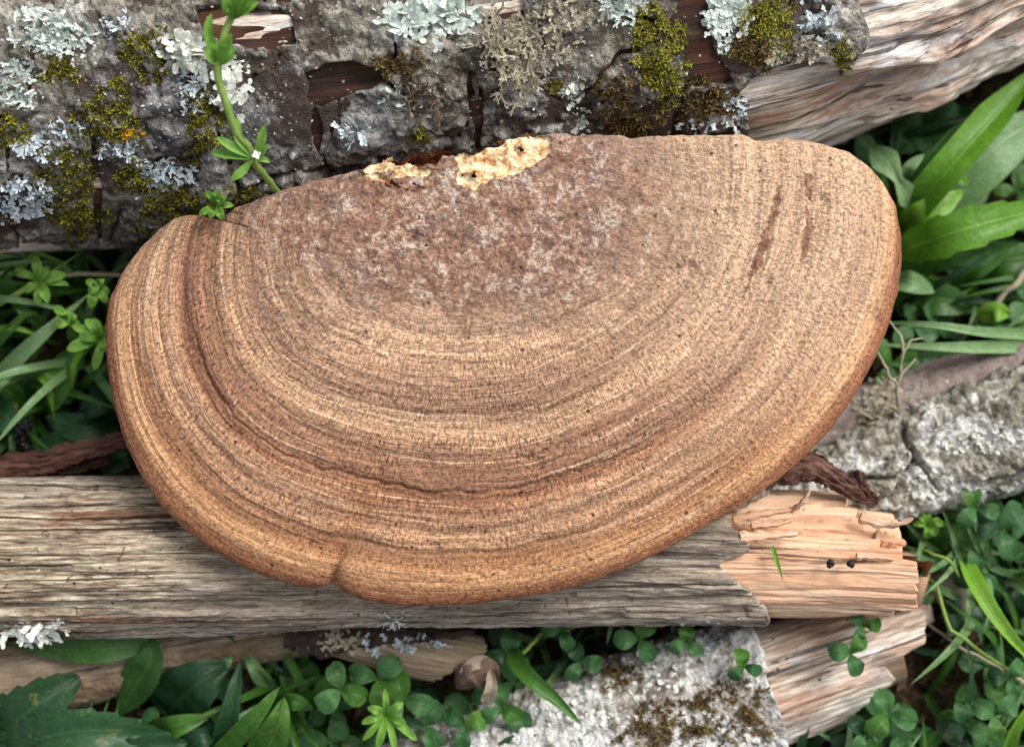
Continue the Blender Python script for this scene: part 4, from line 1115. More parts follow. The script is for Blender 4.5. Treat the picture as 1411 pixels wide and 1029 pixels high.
# torn attachment: ragged hollow and pale break
w2x = ppx + 10 * fbm(px3 * 130, 5, .6); w2y = ppy + 8 * fbm(px3 * 130 + 9, 5, .6)
SCAR = [(632, 243), (638, 274), (654, 282), (676, 270), (702, 262), (732, 248), (752, 236), (757, 214), (742, 204), (716, 206), (690, 214), (662, 228)]
SCAR2 = [(492, 238), (518, 226), (542, 228), (552, 244), (590, 254), (612, 258), (592, 266), (560, 262), (536, 258), (512, 260), (498, 252)]
SCAR3 = [(503, 262), (520, 260), (548, 268), (545, 274), (520, 272)]
HOLE = [(534, 234), (556, 217), (582, 206), (612, 202), (638, 208), (646, 226), (632, 242), (610, 240), (600, 250), (566, 250), (544, 246)]
inner_ = lambda poly: inpoly(w2x, w2y, poly)
m_scar, m_hole = inner_(SCAR) | inner_(SCAR2) | inner_(SCAR3), inner_(HOLE) & (E > .0011)
m_scar &= ~m_hole & (fbm(px3 * 260 + 4, 4) > -.6)
zt = zt - .0011 * m_scar * (1 + .25 * fbm(px3 * 200, 3)) - .0065 * m_hole + .0009 * m_hole * fbm(px3 * 300, 3)
tear = np.exp(-(((ppx - 610) / 110) ** 2 + ((ppy - 235) / 34) ** 2))
zt = zt + .0009 * tear * fbm(px3 * 170, 4)
# rounded margin
re = np.where(torn[None] > .3, .0010, np.where(back[None] > .5, .0032, .0062)) + 0 * E
fr = np.clip(E / re, 0, 1)
Zm = zmid[None] + 0 * E
Z = Zm + (zt - Zm) * np.sqrt(np.clip(1 - (1 - fr) ** 2, 0, 1))
stain = np.zeros_like(ft)
for poly in [[(1062, 268), (1068, 270), (1062, 310), (1052, 345), (1040, 375), (1028, 395), (1018, 420), (1010, 432), (1022, 392), (1040, 345), (1052, 305)], [(1098, 252), (1110, 250), (1116, 268), (1110, 286), (1100, 280)], [(1104, 288), (1108, 300), (1112, 330), (1104, 362), (1094, 368), (1098, 330)]]:
    stain += inpoly(ppx + 5 * fbm(px3 * 260, 3), ppy + 5 * fbm(px3 * 260 + 7, 3), poly)
orange = np.exp(-((gd - 4) / 17) ** 2) * sm(640, 690, ppy) * sm(800, 740, ppy) + .75 * sm(.86, .93, ft) * sm(500, 720, ppy)
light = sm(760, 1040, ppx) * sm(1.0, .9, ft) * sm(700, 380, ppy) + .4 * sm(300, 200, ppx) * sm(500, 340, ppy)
rimm = sm(330, 480, oy)[None] * (.45 + .55 * sm(560, 760, oy)[None]) + 0 * ft
V = np.stack([XY[..., 0], XY[..., 1], Z], -1)
ctr = np.array([[Cc[0], Cc[1], Z[0].mean()]])
Vt = np.vstack([V.reshape(-1, 3), ctr])
atr = {'ft': ftw, 'fa': ang, 'fe': np.where(back[None] > .5, E + .004, E), 'stain': np.clip(stain, 0, 1), 'orange': np.clip(orange, 0, 1), 'light': np.clip(light, 0, 1), 'crust': np.clip(crust_, 0, 1), 'rimm': rimm}
atr = {k: np.concatenate([a.reshape(-1), [a[0].mean()]]) for k, a in atr.items()}
NR = len(s_in)
F = gridF(NR, NA, True)[:, ::-1]
ms = m_scar.reshape(-1); mh = m_hole.reshape(-1)
fs = ms[F].sum(1) >= 2; fh = mh[F].sum(1) >= 2; fs &= ~fh
fungus = root('bracket_fungus', (Cc[0], Cc[1], .058), 'large semicircular brown bracket fungus with concentric growth zones resting on the logs', 'fungus')
capF = max(pieces(F[~(fs | fh)]), key=len)
used = np.unique(capF)
idx = -np.ones(len(Vt), int); idx[used] = np.arange(len(used))
cv = np.vstack([Vt[used], ctr]); ci = len(used)
cF = idx[capF].tolist() + [[ci, idx[j], idx[(j + 1) % NA]] for j in range(NA)]
cat = {k: np.concatenate([a[used], a[-1:]]) for k, a in atr.items()}
ob('cap', mesh('fungus cap', cv, cF, cat), M['fungus'], fungus)
for fc in pieces(F[fs], 25):
    vv, ff, at = submesh(Vt, fc, {}, np.tile([[0, 0, -1.0]], (len(Vt), 1)), .002)
    ob('torn_flesh', mesh('torn flesh', vv, ff), M['flesh'], fungus)['label'] = 'pale cream flesh where the cap tore from the wood'
for fc in pieces(F[fh], 25):
    vv, ff, at = submesh(Vt, fc, {}, np.tile([[0, 0, 1.0]], (len(Vt), 1)), .0)
    ob('torn_hollow', mesh('torn hollow', vv, ff), M['rust'], fungus)['label'] = 'rusty brown ragged hollow at the torn back edge'
# underside
s_u = np.array([1.0, .995, .985, .97, .94, .9, .8, .6, .3, .06])
XYu = Cc[None, None, :2] + s_u[:, None, None] * (rim[None, :, :2] - Cc[None, None, :2])
Eu = (1 - s_u)[:, None] * Lr[None]
zb = .0585 + .0060 * sm(420, 220, oy)[None]
Zu = zmid[None] - (zmid[None] - zb) * np.sqrt(np.clip(1 - (1 - np.clip(Eu / .008, 0, 1)) ** 2, 0, 1)) + .0004 * fbm(np.stack([XYu[..., 0], XYu[..., 1], 0 * Eu], -1) * 60, 2) * sm(0, .01, Eu)
Vu = np.stack([XYu[..., 0], XYu[..., 1], Zu], -1).reshape(-1, 3)
ob('pore_surface', mesh('pore surface', Vu, gridF(len(s_u), NA, True).tolist() + [[(len(s_u) - 1) * NA + (j + 1) % NA for j in range(NA)][::1]]), M['pores'], fungus)
# ragged flaps round the hollow
def flap(px, py, z, hw, hh, tilt, mat, az=0.0):
    c = P(px, py, z); m = pxm(z)
    n = 9
    V = []
    for i in range(n):
        t = i / (n - 1)
        for j in range(n):
            v = j / (n - 1) * 2 - 1
            wv_ = hw * m * (1 - .55 * t ** 1.5) * (1 + .25 * math.sin(9 * t + px))
            x = v * wv_; y = t * hh * m * math.cos(tilt) * (1 + .25 * math.sin(v * 5 + py)); zz = t * hh * m * math.sin(tilt) + .0006 * math.sin(v * 4 + t * 5 + px)
            V.append((c[0] + x * math.cos(az) - y * math.sin(az), c[1] + x * math.sin(az) + y * math.cos(az), c[2] + zz))
    V = np.array(V); V += .0005 * np.stack([fbm(V * 700 + k, 2) for k in range(3)], -1)
    Vb = V - np.array([0, 0, .0012])
    F = gridF(n, n)[:, ::-1].tolist(); nn = n * n
    Fb = [[a + nn for a in f[::-1]] for f in F]
    bd = [i for i in range(n)] + [i * n + n - 1 for i in range(1, n)] + [(n - 1) * n + j for j in range(n - 2, -1, -1)] + [i * n for i in range(n - 2, 0, -1)]
    sk = [[bd[i], bd[(i + 1) % len(bd)], nn + bd[(i + 1) % len(bd)], nn + bd[i]] for i in range(len(bd))]
    ob('torn_flap', mesh('torn flap', np.vstack([V, Vb]), F + Fb + sk), mat, fungus)
for a in [(618, 252, .0805, 15, 22, .8, M['rust'], .1), (650, 224, 0.0817, 12, 12, .5, M['rust'], -.4), (535, 230, 0.0802, 12, 10, .4, M['flesh'], .4), (700, 208, 0.0822, 20, 12, .3, M['rust'], -.3), (728, 198, 0.0822, 14, 12, .4, M['rust'], -.2), (576, 262, 0.0837, 16, 10, .2, M['rust'], .2), (545, 258, 0.0837, 14, 9, .3, M['rust'], -.2), (672, 218, 0.0817, 12, 10, .5, M['rust'], -.5)]:
    flap(*a)

# ------------------------------------------------------------------ plants
def prof(kind, s):
    s = np.clip(s, 0, 1)
    if kind == 'strap': return np.clip(s * 9 + .35, 0, 1) * np.clip((1 - s) * 3.2, 0, 1) ** .7
    if kind == 'grass': return np.clip(s * 5 + .5, 0, 1) * (1 - s ** 2.2) ** .9
    if kind == 'lance': return np.sin(np.pi * s ** .85) ** .8
    if kind == 'ovate': return np.sin(np.pi * np.clip(s, 0, 1) ** .7) ** .62
    if kind == 'obov': return np.sin(np.pi * s ** 1.35) ** .62
    if kind == 'spat': return np.clip(.16 + sm(.25, .7, s), 0, 1) * np.clip((1 - s) * 4.0, 0, 1) ** .6
    if kind == 'lobed': return (.22 + .78 * np.abs(((s * 3.6 + .35) % 1.0) * 2 - 1) ** .8 * (.4 + .6 * s)) * np.clip((1 - s) * 6, 0, 1) ** .6
    return np.sin(np.pi * s)
def leafmesh(path, hw, kind, fold=.25, up=(0, -.1, 1), teeth=0, tamp=.2, n=22, nv=7, wave=.2, seed=0.0, cut=0.0):
    p = spline(np.asarray(path, float), n)
    s = np.linspace(0, 1, n)
    T = np.gradient(p, axis=0); T /= np.linalg.norm(T, axis=1)[:, None] + 1e-12
    up = np.asarray(up, float); up = up / np.linalg.norm(up)
    Sd = np.cross(T, up); Sd /= np.linalg.norm(Sd, axis=1)[:, None] + 1e-12
    Nn = np.cross(Sd, T)
    w_ = np.maximum(prof(kind, s), .015) * hw
    if teeth: w_ = w_ * (1 + tamp * (((s * teeth) % 1.0) - .5) * 2)
    v = np.linspace(-1, 1, nv)
    wob = fbm(np.stack(np.broadcast_arrays(s[:, None] * 3 + seed, v[None] * 1.2, np.full((1, 1), seed)), -1), 2)
    V = p[:, None] + Sd[:, None] * (v[None, :, None] * w_[:, None, None]) + Nn[:, None] * ((fold * np.abs(v)[None] * w_[:, None] + wave * hw * wob)[..., None])
    if teeth: V = V + T[:, None] * (.35 * np.abs(v)[None, :, None] ** 2 * w_[:, None, None])
    A = np.stack(np.broadcast_arrays(s[:, None], v[None], np.full((1, 1), (seed * .618) % 1.0)), -1).reshape(-1, 3)
    me = mesh('leaf', V.reshape(-1, 3), gridF(n, nv)[:, ::-1], {'luv': A})
    return me
_sd = [0.0]
def leaf(parent, pp, hw, kind, mat, name='leaf', **kw):
    """pp: photo points with heights, hw: half width in photo pixels"""
    _sd[0] += 1.37
    path = np.array([P(a, b, z) for a, b, z in pp])
    if 'teeth' in kw: kw.setdefault('n', kw['teeth'] * 5 + 1)
    return ob(name, leafmesh(path, hw * pxm(pp[len(pp) // 2][2]), kind, seed=_sd[0], **kw), M[mat], parent)
def stem(parent, pp, r, mat='stem', name='stem', n=24, sides=7):
    path = spline(np.array([P(a, b, z) for a, b, z in pp]), n)
    wg = np.stack([fbm(path * 160 + k * 7, 3) for k in range(3)], -1) * np.sin(np.linspace(0, math.pi, n))[:, None]
    path = path + wg * .0009
    V, F = tube(path, [q * pxm(.06) for q in r], sides, n)
    A = np.zeros((len(V), 3)); A[:, 1] = .6; A[:, 0] = .3
    return ob(name, mesh('stem', V, F, {'luv': A}), M[mat], parent)
def plant(name, px, py, label, cat, group=None):
    b = P(px, py, 0.0)
    return root(name, (b[0], b[1], gz(b[0], b[1])), label, cat, group)

# cleavers climbing over the mossy log
cl = plant('cleavers_plant', 392, 300, 'tall cleavers stem with leaf whorls climbing past the mossy log behind the fungus', 'plant')
stem(cl, [(396, 300, .03), (392, 285, .062), (376, 258, .080), (360, 238, .088), (346, 215, .095), (325, 180, .100), (309, 140, .104), (301, 105, .107), (299, 85, .109), (310, 45, .111), (324, 15, .112), (340, -25, .113)], [3.6, 3.8, 4.2, 4.6, 5.2, 5, 4], n=50)
for tip, bnd, w_, dz in [((327, 162), (330, 190), 6.5, .006), ((365, 172), (360, 196), 7, .008), ((298, 189), (320, 202), 6.5, .004), ((291, 211), (318, 213), 7, .001), ((318, 248), (332, 238), 6.5, -.001), ((370, 200), (362, 208), 4.5, .004), ((372, 224), (364, 220), 4, .0)]:
    leaf(cl, [(350, 219, .095), (*bnd, .0955 + dz * .6), (*tip, .095 + dz)], w_, 'obov', 'leaf_cleaver', fold=.35)
for tip, bnd, w_, dz in [((292, 18), (288, 48), 7, .006), ((318, 46), (312, 66), 9, .006), ((301, 56), (293, 70), 8, .003), ((320, 60), (316, 78), 7, .001), ((288, 62), (290, 78), 6, .002)]:
    leaf(cl, [(300, 92, .1085), (*bnd, .110 + dz * .6), (*tip, .110 + dz)], w_, 'obov', 'leaf_cleaver', fold=.6)
for tip, bnd, w_, dz in [((318, -12), (314, 8), 8, .004), ((356, 2), (342, 12), 8, .003), ((340, -18), (330, 2), 9, .006), ((350, -14), (340, 2), 8, .005), ((315, 6), (317, 16), 5, .002)]:
    leaf(cl, [(321, 27, .1115), (*bnd, .114 + dz * .6), (*tip, .114 + dz)], w_, 'obov', 'leaf_cleaver', fold=.6)
fc = P(354, 214, .098)
mb = MB()
for q in range(4):
    a = q * 1.571 + .4
    path = np.array([fc, fc + np.array([math.cos(a), math.sin(a), .5]) * .0006, fc + np.array([math.cos(a), math.sin(a), .4]) * .0012])
    mb.add(*ribbon(path, np.array([.0003, .0006, .0002]), (0, 0, 1)))
ob('flower', mb.build('flower'), M['white'], cl)
def whorl(name, cx, cy, z, tips, label, mat='leaf_cleaver', base=None, group=None, fold=.35, w_=6):
    r = plant(name, *(base or (cx, cy + 12)), label, 'plant', group)
    stem(r, [(*(base or (cx, cy + 12)), 0.0), ((cx * .7 + (base or (cx, cy + 12))[0] * .3), (cy * .7 + (base or (cx, cy + 12))[1] * .3), z * .6), (cx, cy, z)], [3, 3, 2.5])
    for q, (tx, ty, dz) in enumerate(tips):
        leaf(r, [(cx, cy, z), ((cx + tx) / 2 + 2, (cy + ty) / 2 - 2, z + dz * .7 + .002), (tx, ty, z + dz)], w_ * (.8 + .4 * ((q * 37) % 10) / 10), 'obov', mat, fold=fold)
    return r
whorl('cleavers_sprout', 296, 286, .080, [(283, 262, .004), (297, 260, .005), (311, 268, .004), (322, 283, .002), (306, 303, .003), (288, 300, .003), (274, 296, .002), (302, 276, .007)], 'small cleavers sprout poking up at the notched corner of the fungus', base=(296, 322), w_=6)
whorl('cleavers_sprout', 52, 388, .034, [(20, 372, .003), (48, 352, .005), (66, 366, .004), (95, 392, .002), (66, 418, .003), (52, 420, .002), (34, 402, .001), (92, 378, .003)], 'cleavers whorl in the grass left of the fungus, by the pale dry stalk', base=(-15, 425), w_=7)
whorl('cleavers_sprout', 140, 466, .036, [(100, 450, .004), (92, 482, .003), (118, 440, .006), (130, 510, .0), (150, 486, .001), (108, 464, .005), (126, 440, .002), (162, 446, .002)], 'cleavers whorl close to the left rim of the fungus above the broad pale blade', base=(176, 408), w_=8)
whorl('cleavers_sprout', 92, 442, .034, [(74, 422, .004), (78, 448, .003), (104, 434, .004), (110, 452, .002), (88, 428, .006)], 'young folded cleavers tip lying on the broad pale blade', base=(132, 462), w_=8)
whorl('cleavers_sprout', 132, 396, .036, [(118, 388, .004), (122, 402, .003), (142, 384, .005), (150, 406, .002), (124, 424, .001), (146, 418, .002)], 'cleavers tip at the left rim of the fungus under the pale dry stalk', base=(160, 440), w_=7)
whorl('cleavers_sprout', 1276, 724, .018, [(1258, 722, .002), (1274, 704, .003), (1296, 716, .002), (1304, 722, .002), (1290, 738, .0), (1276, 742, .0), (1266, 710, .003)], 'starry cleavers whorl beside the splintered end under the lichened branch', w_=5.5, base=(1282, 728))
whorl('cleavers_sprout', 530, 985, .030, [(530, 948, .004), (556, 968, .003), (498, 996, .002), (500, 1020, .001), (560, 1000, .003), (520, 1030, .002), (545, 1035, .002), (506, 975, .004), (575, 1020, .002)], 'bright cleavers whorl in front of the clovers below the broken stub', 'leaf_cleaver', w_=5.5, base=(540, 1015))

# grass left of the fungus
def tuft(px, py, label, blades, name='grass_tuft', cat='grass'):
    r = plant(name, px, py, label, cat)
    for pp, hw, mat in blades:
        leaf(r, pp, hw, 'grass', mat, 'blade', fold=.45, nv=5, n=18, wave=.2)
    return r
tuft(20, 520, 'broad pale grass blades leaning to the fungus from the lower left', [([(-30, 560, .002), (20, 500, .022), (70, 452, .032), (126, 402, .030)], 15, 'leaf_pale'), ([(-25, 500, .0), (0, 470, .02), (40, 430, .03), (62, 446, .024)], 10, 'leaf'), ([(18, 400, .02), (28, 420, .028), (46, 440, .026), (64, 452, .02)], 11, 'leaf')])
tuft(-30, 385, 'grass blades under the lower edge of the mossy log left of the fungus', [([(-40, 345, .01), (20, 338, .02), (70, 334, .02), (120, 334, .012)], 8, 'leaf_pale'), ([(-40, 358, .01), (10, 354, .026), (40, 356, .026)], 7, 'leaf_pale'), ([(-10, 392, .01), (30, 366, .028), (72, 332, .030)], 10, 'leaf_bright'), ([(12, 352, .01), (22, 322, .03), (56, 312, .034)], 5, 'leaf'), ([(-40, 430, .01), (0, 418, .026), (48, 390, .034), (115, 346, .036)], 5, 'stem'), ([(60, 360, .02), (90, 370, .03), (110, 384, .026)], 8, 'leaf_pale'), ([(60, 388, .02), (82, 390, .028), (100, 396, .026)], 6, 'leaf_bright'), ([(-30, 392, .012), (20, 396, .022), (70, 402, .022), (130, 400, .014)], 11, 'leaf'), ([(24, 318, .02), (40, 330, .028), (58, 344, .022)], 6, 'leaf')])
tuft(-20, 440, 'loose pale grass blades around the cleavers left of the fungus', [([(-40, 408, .012), (10, 412, .03), (60, 420, .03), (118, 436, .02)], 6, 'leaf_pale'), ([(-30, 372, .012), (30, 362, .032), (90, 362, .03)], 5, 'leaf_pale'), ([(-30, 462, .01), (20, 452, .026), (70, 470, .02)], 6, 'leaf_bright'), ([(130, 470, .006), (104, 500, .02), (100, 540, .018)], 7, 'leaf_bright'), ([(20, 345, .012), (60, 352, .034), (112, 372, .026)], 5, 'leaf_bright'), ([(-30, 330, .012), (16, 342, .03), (52, 366, .024)], 5, 'leaf_pale'), ([(40, 505, .006), (66, 530, .022), (76, 580, .016)], 7, 'leaf_bright')])
ds = plant('dry_stalk', -60, 378, 'straight pale dry grass stalk pointing at the left rim of the fungus', 'stalk')
stem(ds, [(-60, 376, .012), (40, 378, .026), (100, 378, .030), (172, 379, .026)], [3.5, 3.5, 3.5], 'stem_dry')
bl = plant('broadleaf_plant', 90, 545, 'broad dark green leaves in the shade left of the fungus above the bark strip', 'plant')
for pp, hw, m in [([(100, 480, .004), (84, 520, .018), (70, 568, .012)], 24, 'leaf'), ([(165, 570, .004), (120, 590, .016), (62, 575, .012)], 22, 'leaf_dark'), ([(180, 540, .004), (135, 555, .02), (108, 572, .015)], 22, 'leaf_dark'), ([(130, 500, .004), (140, 530, .016), (165, 560, .01)], 20, 'leaf_dark'), ([(-10, 560, .004), (14, 580, .016), (40, 600, .01)], 22, 'leaf_dark'), ([(40, 640, .004), (90, 612, .014), (165, 600, .01)], 22, 'leaf_dark'), ([(205, 640, .004), (175, 625, .016), (140, 655, .012)], 22, 'leaf_dark')]:
    leaf(bl, pp, hw, 'ovate', m, fold=.2)
bb = MB()
for k in range(26):
    a = P(random.gauss(30, 9), random.gauss(592, 14), random.uniform(.014, .026))
    L_ = random.uniform(.0012, .003)
    d = np.array([random.gauss(0, 1), random.gauss(0, 1), random.gauss(0, .6)]); d /= np.linalg.norm(d)
    V_, F_ = tube([a, a + d * L_ * .5, a + d * L_], [L_ * .3, L_ * .4, L_ * .2], 5)
    bb.add(V_, F_)
tag(ob('black_debris', bb.build('debris'), M['black']), 'dark crumbly lump of rotten bark in the leaves left of the fungus', 'debris', kind='stuff')

# dandelion-like rosette and grasses right of the fungus
dr_ = plant('dandelion_plant', 1235, 330, 'dandelion rosette with long green leaves right of the fungus under the bare wood', 'plant')
leaf(dr_, [(1228, 330, .004), (1282, 262, .028), (1335, 200, .034), (1430, 92, .030)], 24, 'strap', 'leaf_bright', fold=.45, up=(-.3, 0, 1))
leaf(dr_, [(1225, 335, .004), (1300, 262, .020), (1370, 205, .026), (1450, 150, .022)], 44, 'lance', 'leaf_pale', fold=.2)
leaf(dr_, [(1225, 352, .004), (1275, 334, .026), (1345, 312, .034), (1460, 282, .030)], 30, 'lance', 'leaf_bright', fold=.2, teeth=7, tamp=.1)
leaf(dr_, [(1232, 320, .004), (1270, 300, .024), (1330, 262, .024)], 24, 'lance', 'leaf_bright', fold=.2)
leaf(dr_, [(1262, 310, .006), (1244, 262, .028), (1222, 226, .030), (1186, 188, .024)], 24, 'lobed', 'leaf_pale', fold=.2, n=40)
leaf(dr_, [(1244, 250, .02), (1252, 232, .028), (1274, 212, .028)], 9, 'lance', 'leaf_pale', fold=.3)
leaf(dr_, [(1228, 375, .004), (1300, 352, .018), (1365, 352, .02)], 22, 'lance', 'leaf', fold=.2, teeth=5, tamp=.15)
leaf(dr_, [(1225, 385, .016), (1252, 388, .026), (1288, 402, .022)], 16, 'ovate', 'leaf_pale', fold=.15)
leaf(dr_, [(1300, 410, .004), (1340, 370, .018), (1405, 335, .02)], 18, 'lance', 'leaf', fold=.3)
leaf(dr_, [(1225, 420, .003), (1290, 412, .014), (1350, 428, .012)], 24, 'lance', 'leaf', fold=.2)
leaf(dr_, [(1350, 440, .012), (1370, 430, .02), (1392, 432, .018)], 16, 'ovate', 'leaf_bright', fold=.3)
leaf(dr_, [(1300, 290, .004), (1350, 232, .016), (1430, 190, .02)], 34, 'lance', 'leaf_pale', fold=.15, wave=.3)
leaf(dr_, [(1240, 300, .004), (1268, 250, .022), (1310, 205, .026), (1360, 150, .022)], 20, 'strap', 'leaf', fold=.4)
leaf(dr_, [(1330, 380, .004), (1380, 360, .014), (1450, 352, .014)], 26, 'ovate', 'leaf', fold=.15)
leaf(dr_, [(1190, 230, .004), (1205, 250, .014), (1225, 285, .012)], 20, 'ovate', 'leaf', fold=.2)
leaf(dr_, [(1250, 215, .004), (1300, 190, .01), (1350, 180, .01)], 22, 'lance', 'leaf', fold=.2)
leaf(dr_, [(1290, 320, .004), (1340, 275, .012), (1365, 240, .012)], 18, 'lance', 'leaf_pale', fold=.2)
yf = P(1327, 250, .034)
mb = MB()
for q in range(7):
    a = q * .9
    mb.add(*ribbon(np.array([yf, yf + np.array([math.cos(a), math.sin(a), .5]) * .0009, yf + np.array([math.cos(a), math.sin(a), .3]) * .0017]), np.array([.0003, .0007, .0003]), (0, 0, 1)))
tag(ob('yellow_floret', mb.build('floret'), M['leaf_bright']), 'tiny yellow floret lying on a pale leaf right of the fungus', 'flower')
tuft(1440, 470, 'grass blades running sideways beneath the dandelion leaves right of the fungus', [([(1470, 462, .008), (1360, 458, .026), (1290, 448, .03), (1205, 444, .022)], 9, 'leaf_pale'), ([(1470, 474, .008), (1370, 478, .022), (1290, 478, .028), (1200, 474, .022)], 11, 'leaf_pale'), ([(1470, 478, .004), (1380, 476, .018), (1300, 486, .02), (1240, 500, .014)], 10, 'leaf'), ([(1460, 400, .01), (1420, 430, .02), (1370, 462, .016)], 6, 'leaf_pale'), ([(1470, 440, .006), (1400, 450, .016), (1330, 446, .014)], 9, 'leaf')])
tw = plant('dry_twig', 1440, 330, 'grey dry stalk slanting through the leaves right of the fungus', 'twig')
stem(tw, [(1440, 345, .02), (1410, 378, .02), (1380, 408, .018), (1330, 455, .008)], [5, 5.5, 5, 4], 'stem_dry')
li = plant('lichen_twig', 1215, 500, 'pale branched lichen twig between the fungus rim and the smooth branch', 'twig')
stem(li, [(1238, 560, .026), (1236, 530, .03), (1246, 510, .032), (1262, 494, .032)], [3, 2.6, 2.2, 1.2], 'stem_dry')
stem(li, [(1236, 530, .03), (1224, 512, .034), (1208, 484, .034)], [2.6, 2.2, 1.5], 'stem_dry', 'side_branch')
stem(li, [(1240, 520, .03), (1244, 482, .036), (1236, 456, .036), (1224, 440, .034)], [2.4, 2.2, 2, 1.2], 'stem_dry', 'side_branch')
stem(li, [(1242, 490, .035), (1254, 470, .036), (1272, 466, .035)], [2.2, 1.8, 1], 'stem_dry', 'side_branch')

# lower left: serrated leaves, folded leaves and grasses
nt = plant('nettle_plant', 20, 1030, 'dark serrated nettle-like leaves below the brown branch', 'plant')
leaf(nt, [(-30, 1040, .006), (40, 980, .026), (110, 932, .022)], 44, 'ovate', 'leaf_dark', fold=.25, teeth=10, tamp=.1)
leaf(nt, [(-20, 1050, .006), (90, 1010, .030), (240, 1012, .020)], 36, 'lance', 'leaf_dark', fold=.25, teeth=12, tamp=.1)
leaf(nt, [(120, 1090, .006), (190, 1040, .024), (260, 1022, .018)], 30, 'lance', 'leaf_dark', fold=.25, teeth=9, tamp=.1)
fl = plant('broadleaf_plant', 200, 950, 'folded soft green leaf draped over the brown branch', 'plant')
leaf(fl, [(222, 885, .024), (150, 894, .030), (80, 893, .028), (8, 885, .026)], 18, 'lance', 'leaf_deep', fold=.1)
leaf(fl, [(196, 872, .026), (206, 905, .027), (186, 945, .020), (160, 985, .01)], 25, 'lance', 'leaf_deep', fold=.15)
gb = plant('broadleaf_plant', 320, 1000, 'rounded green leaf with upright folded blades below the brown branch', 'plant')  # darker greens paint in the weaker light on these lower-left leaves
leaf(gb, [(230, 985, .004), (268, 945, .022), (318, 915, .02)], 44, 'ovate', 'leaf_dark', fold=.1)
leaf(gb, [(200, 1012, .006), (240, 1000, .022), (292, 985, .02)], 18, 'lance', 'leaf', fold=.2)
leaf(gb, [(300, 1050, .006), (318, 980, .026), (332, 905, .026)], 15, 'lance', 'leaf_dark', fold=.5)
leaf(gb, [(280, 1060, .006), (345, 995, .030), (386, 945, .030)], 14, 'strap', 'leaf', fold=.4)
leaf(gb, [(355, 1060, .006), (382, 1000, .026), (392, 960, .026)], 26, 'ovate', 'leaf', fold=.15)
leaf(gb, [(380, 980, .01), (400, 966, .024), (432, 976, .02)], 15, 'ovate', 'leaf', fold=.2)
leaf(gb, [(375, 950, .008), (352, 920, .022), (336, 900, .02)], 12, 'lance', 'leaf_pale', fold=.4)
leaf(gb, [(290, 925, .01), (312, 912, .022), (318, 900, .02)], 12, 'lance', 'leaf_pale', fold=.2)
leaf(gb, [(230, 1060, .004), (270, 1022, .02), (300, 1008, .016)], 26, 'ovate', 'leaf_dark', fold=.1)

# clovers that stand out
def clover(px, py, z, size, az, label, mats=('leaf_clover',), base=None, ang=(0, 2.1, 4.2), tilt=0.0, group=None):
    r = plant('clover_plant', *(base or (px + 6, py + 10)), label, 'clover', group)
    stem(r, [(*(base or (px + 6, py + 10)), 0.0), ((px + (base or (px + 6, py + 10))[0]) / 2, (py + (base or (px + 6, py + 10))[1]) / 2 - 3, z * .55), (px, py, z)], [2, 2, 1.8], 'stem')
    for q, a in enumerate(ang):
        a += az
        ex, ey = px + size * math.cos(a), py + size * math.sin(a)
        leaf(r, [(px, py, z), (px + size * .5 * math.cos(a), py + size * .5 * math.sin(a), z + .0022), (ex, ey, z + tilt * math.sin(a) - .0005)], size * (.34 + .1 * ((q * 7 + int(px)) % 5) / 5), 'obov', mats[q % len(mats)], 'leaflet', fold=.18, n=14)
    return r
for a in [(468, 950, .030, 40, 2.4, 'clover with two long oval leaflets in dark shade below the broken stub'), (520, 935, .028, 42, 3.4, 'large notched clover leaf just left of the broken stub tip'), (555, 965, .026, 44, .2, 'clover folded under the tip of the broken stub'), (585, 1000, .022, 40, 1.0, 'shaded clover under the curled dry leaf'),
          (775, 868, .026, 30, 1.2, 'clover hanging right under the middle of the weathered branch'), (800, 912, .022, 30, 2.2, 'bright small clover beside the white crusted log'), (880, 880, .030, 36, 1.0, 'dark round clover on the upper side of the white crusted log'), (945, 885, .034, 26, .6, 'small dark clover sprig standing on the white lichen'),
          (1025, 918, .034, 26, .3, 'small dark clover sprig between white lichen and bare broken wood'), (1172, 900, .034, 32, 1.2, 'dark curled clover in front of the bare broken wood'), (1190, 862, .034, 24, 2.0, 'clover sprig tucked under the splintered end'), (1225, 985, .026, 40, 4.4, 'large oval clover leaf below the broken end of the white crusted log'), (1190, 1010, .024, 30, 2.0, 'pale clover below the bare broken wood'),
          (1372, 985, .030, 36, 3.6, 'large pale clover with a white bract in the lower right corner'), (1330, 1000, .018, 34, .4, 'clover deep in shade in the lower right corner'), (1390, 935, .022, 30, 1.2, 'clover beside the long green blade at the right edge'), (1380, 730, .022, 44, 1.2, 'large lobed clover under the lichened branch'), (1345, 790, .016, 34, .6, 'clover next to the curled grey leaf'),
          (1345, 700, .026, 34, .2, 'round leaflets touching the underside of the lichened branch'), (1265, 810, .018, 28, .8, 'shaded clover at the tip of the splintered end'), (700, 900, .022, 34, .7, 'clover behind the curled dry leaf'), (640, 1000, .026, 34, 1.7, 'grey green clover below the curled dry leaf'), (690, 975, .026, 32, 2.6, 'clover between the curled dry leaf and the green blade'), (720, 1015, .024, 36, .4, 'clover at the foot of the white crusted log')]:
    clover(*a, mats=('leaf_clover', 'leaf_dark') if a[2] < .025 else ('leaf_clover', 'leaf_clover', 'leaf'))
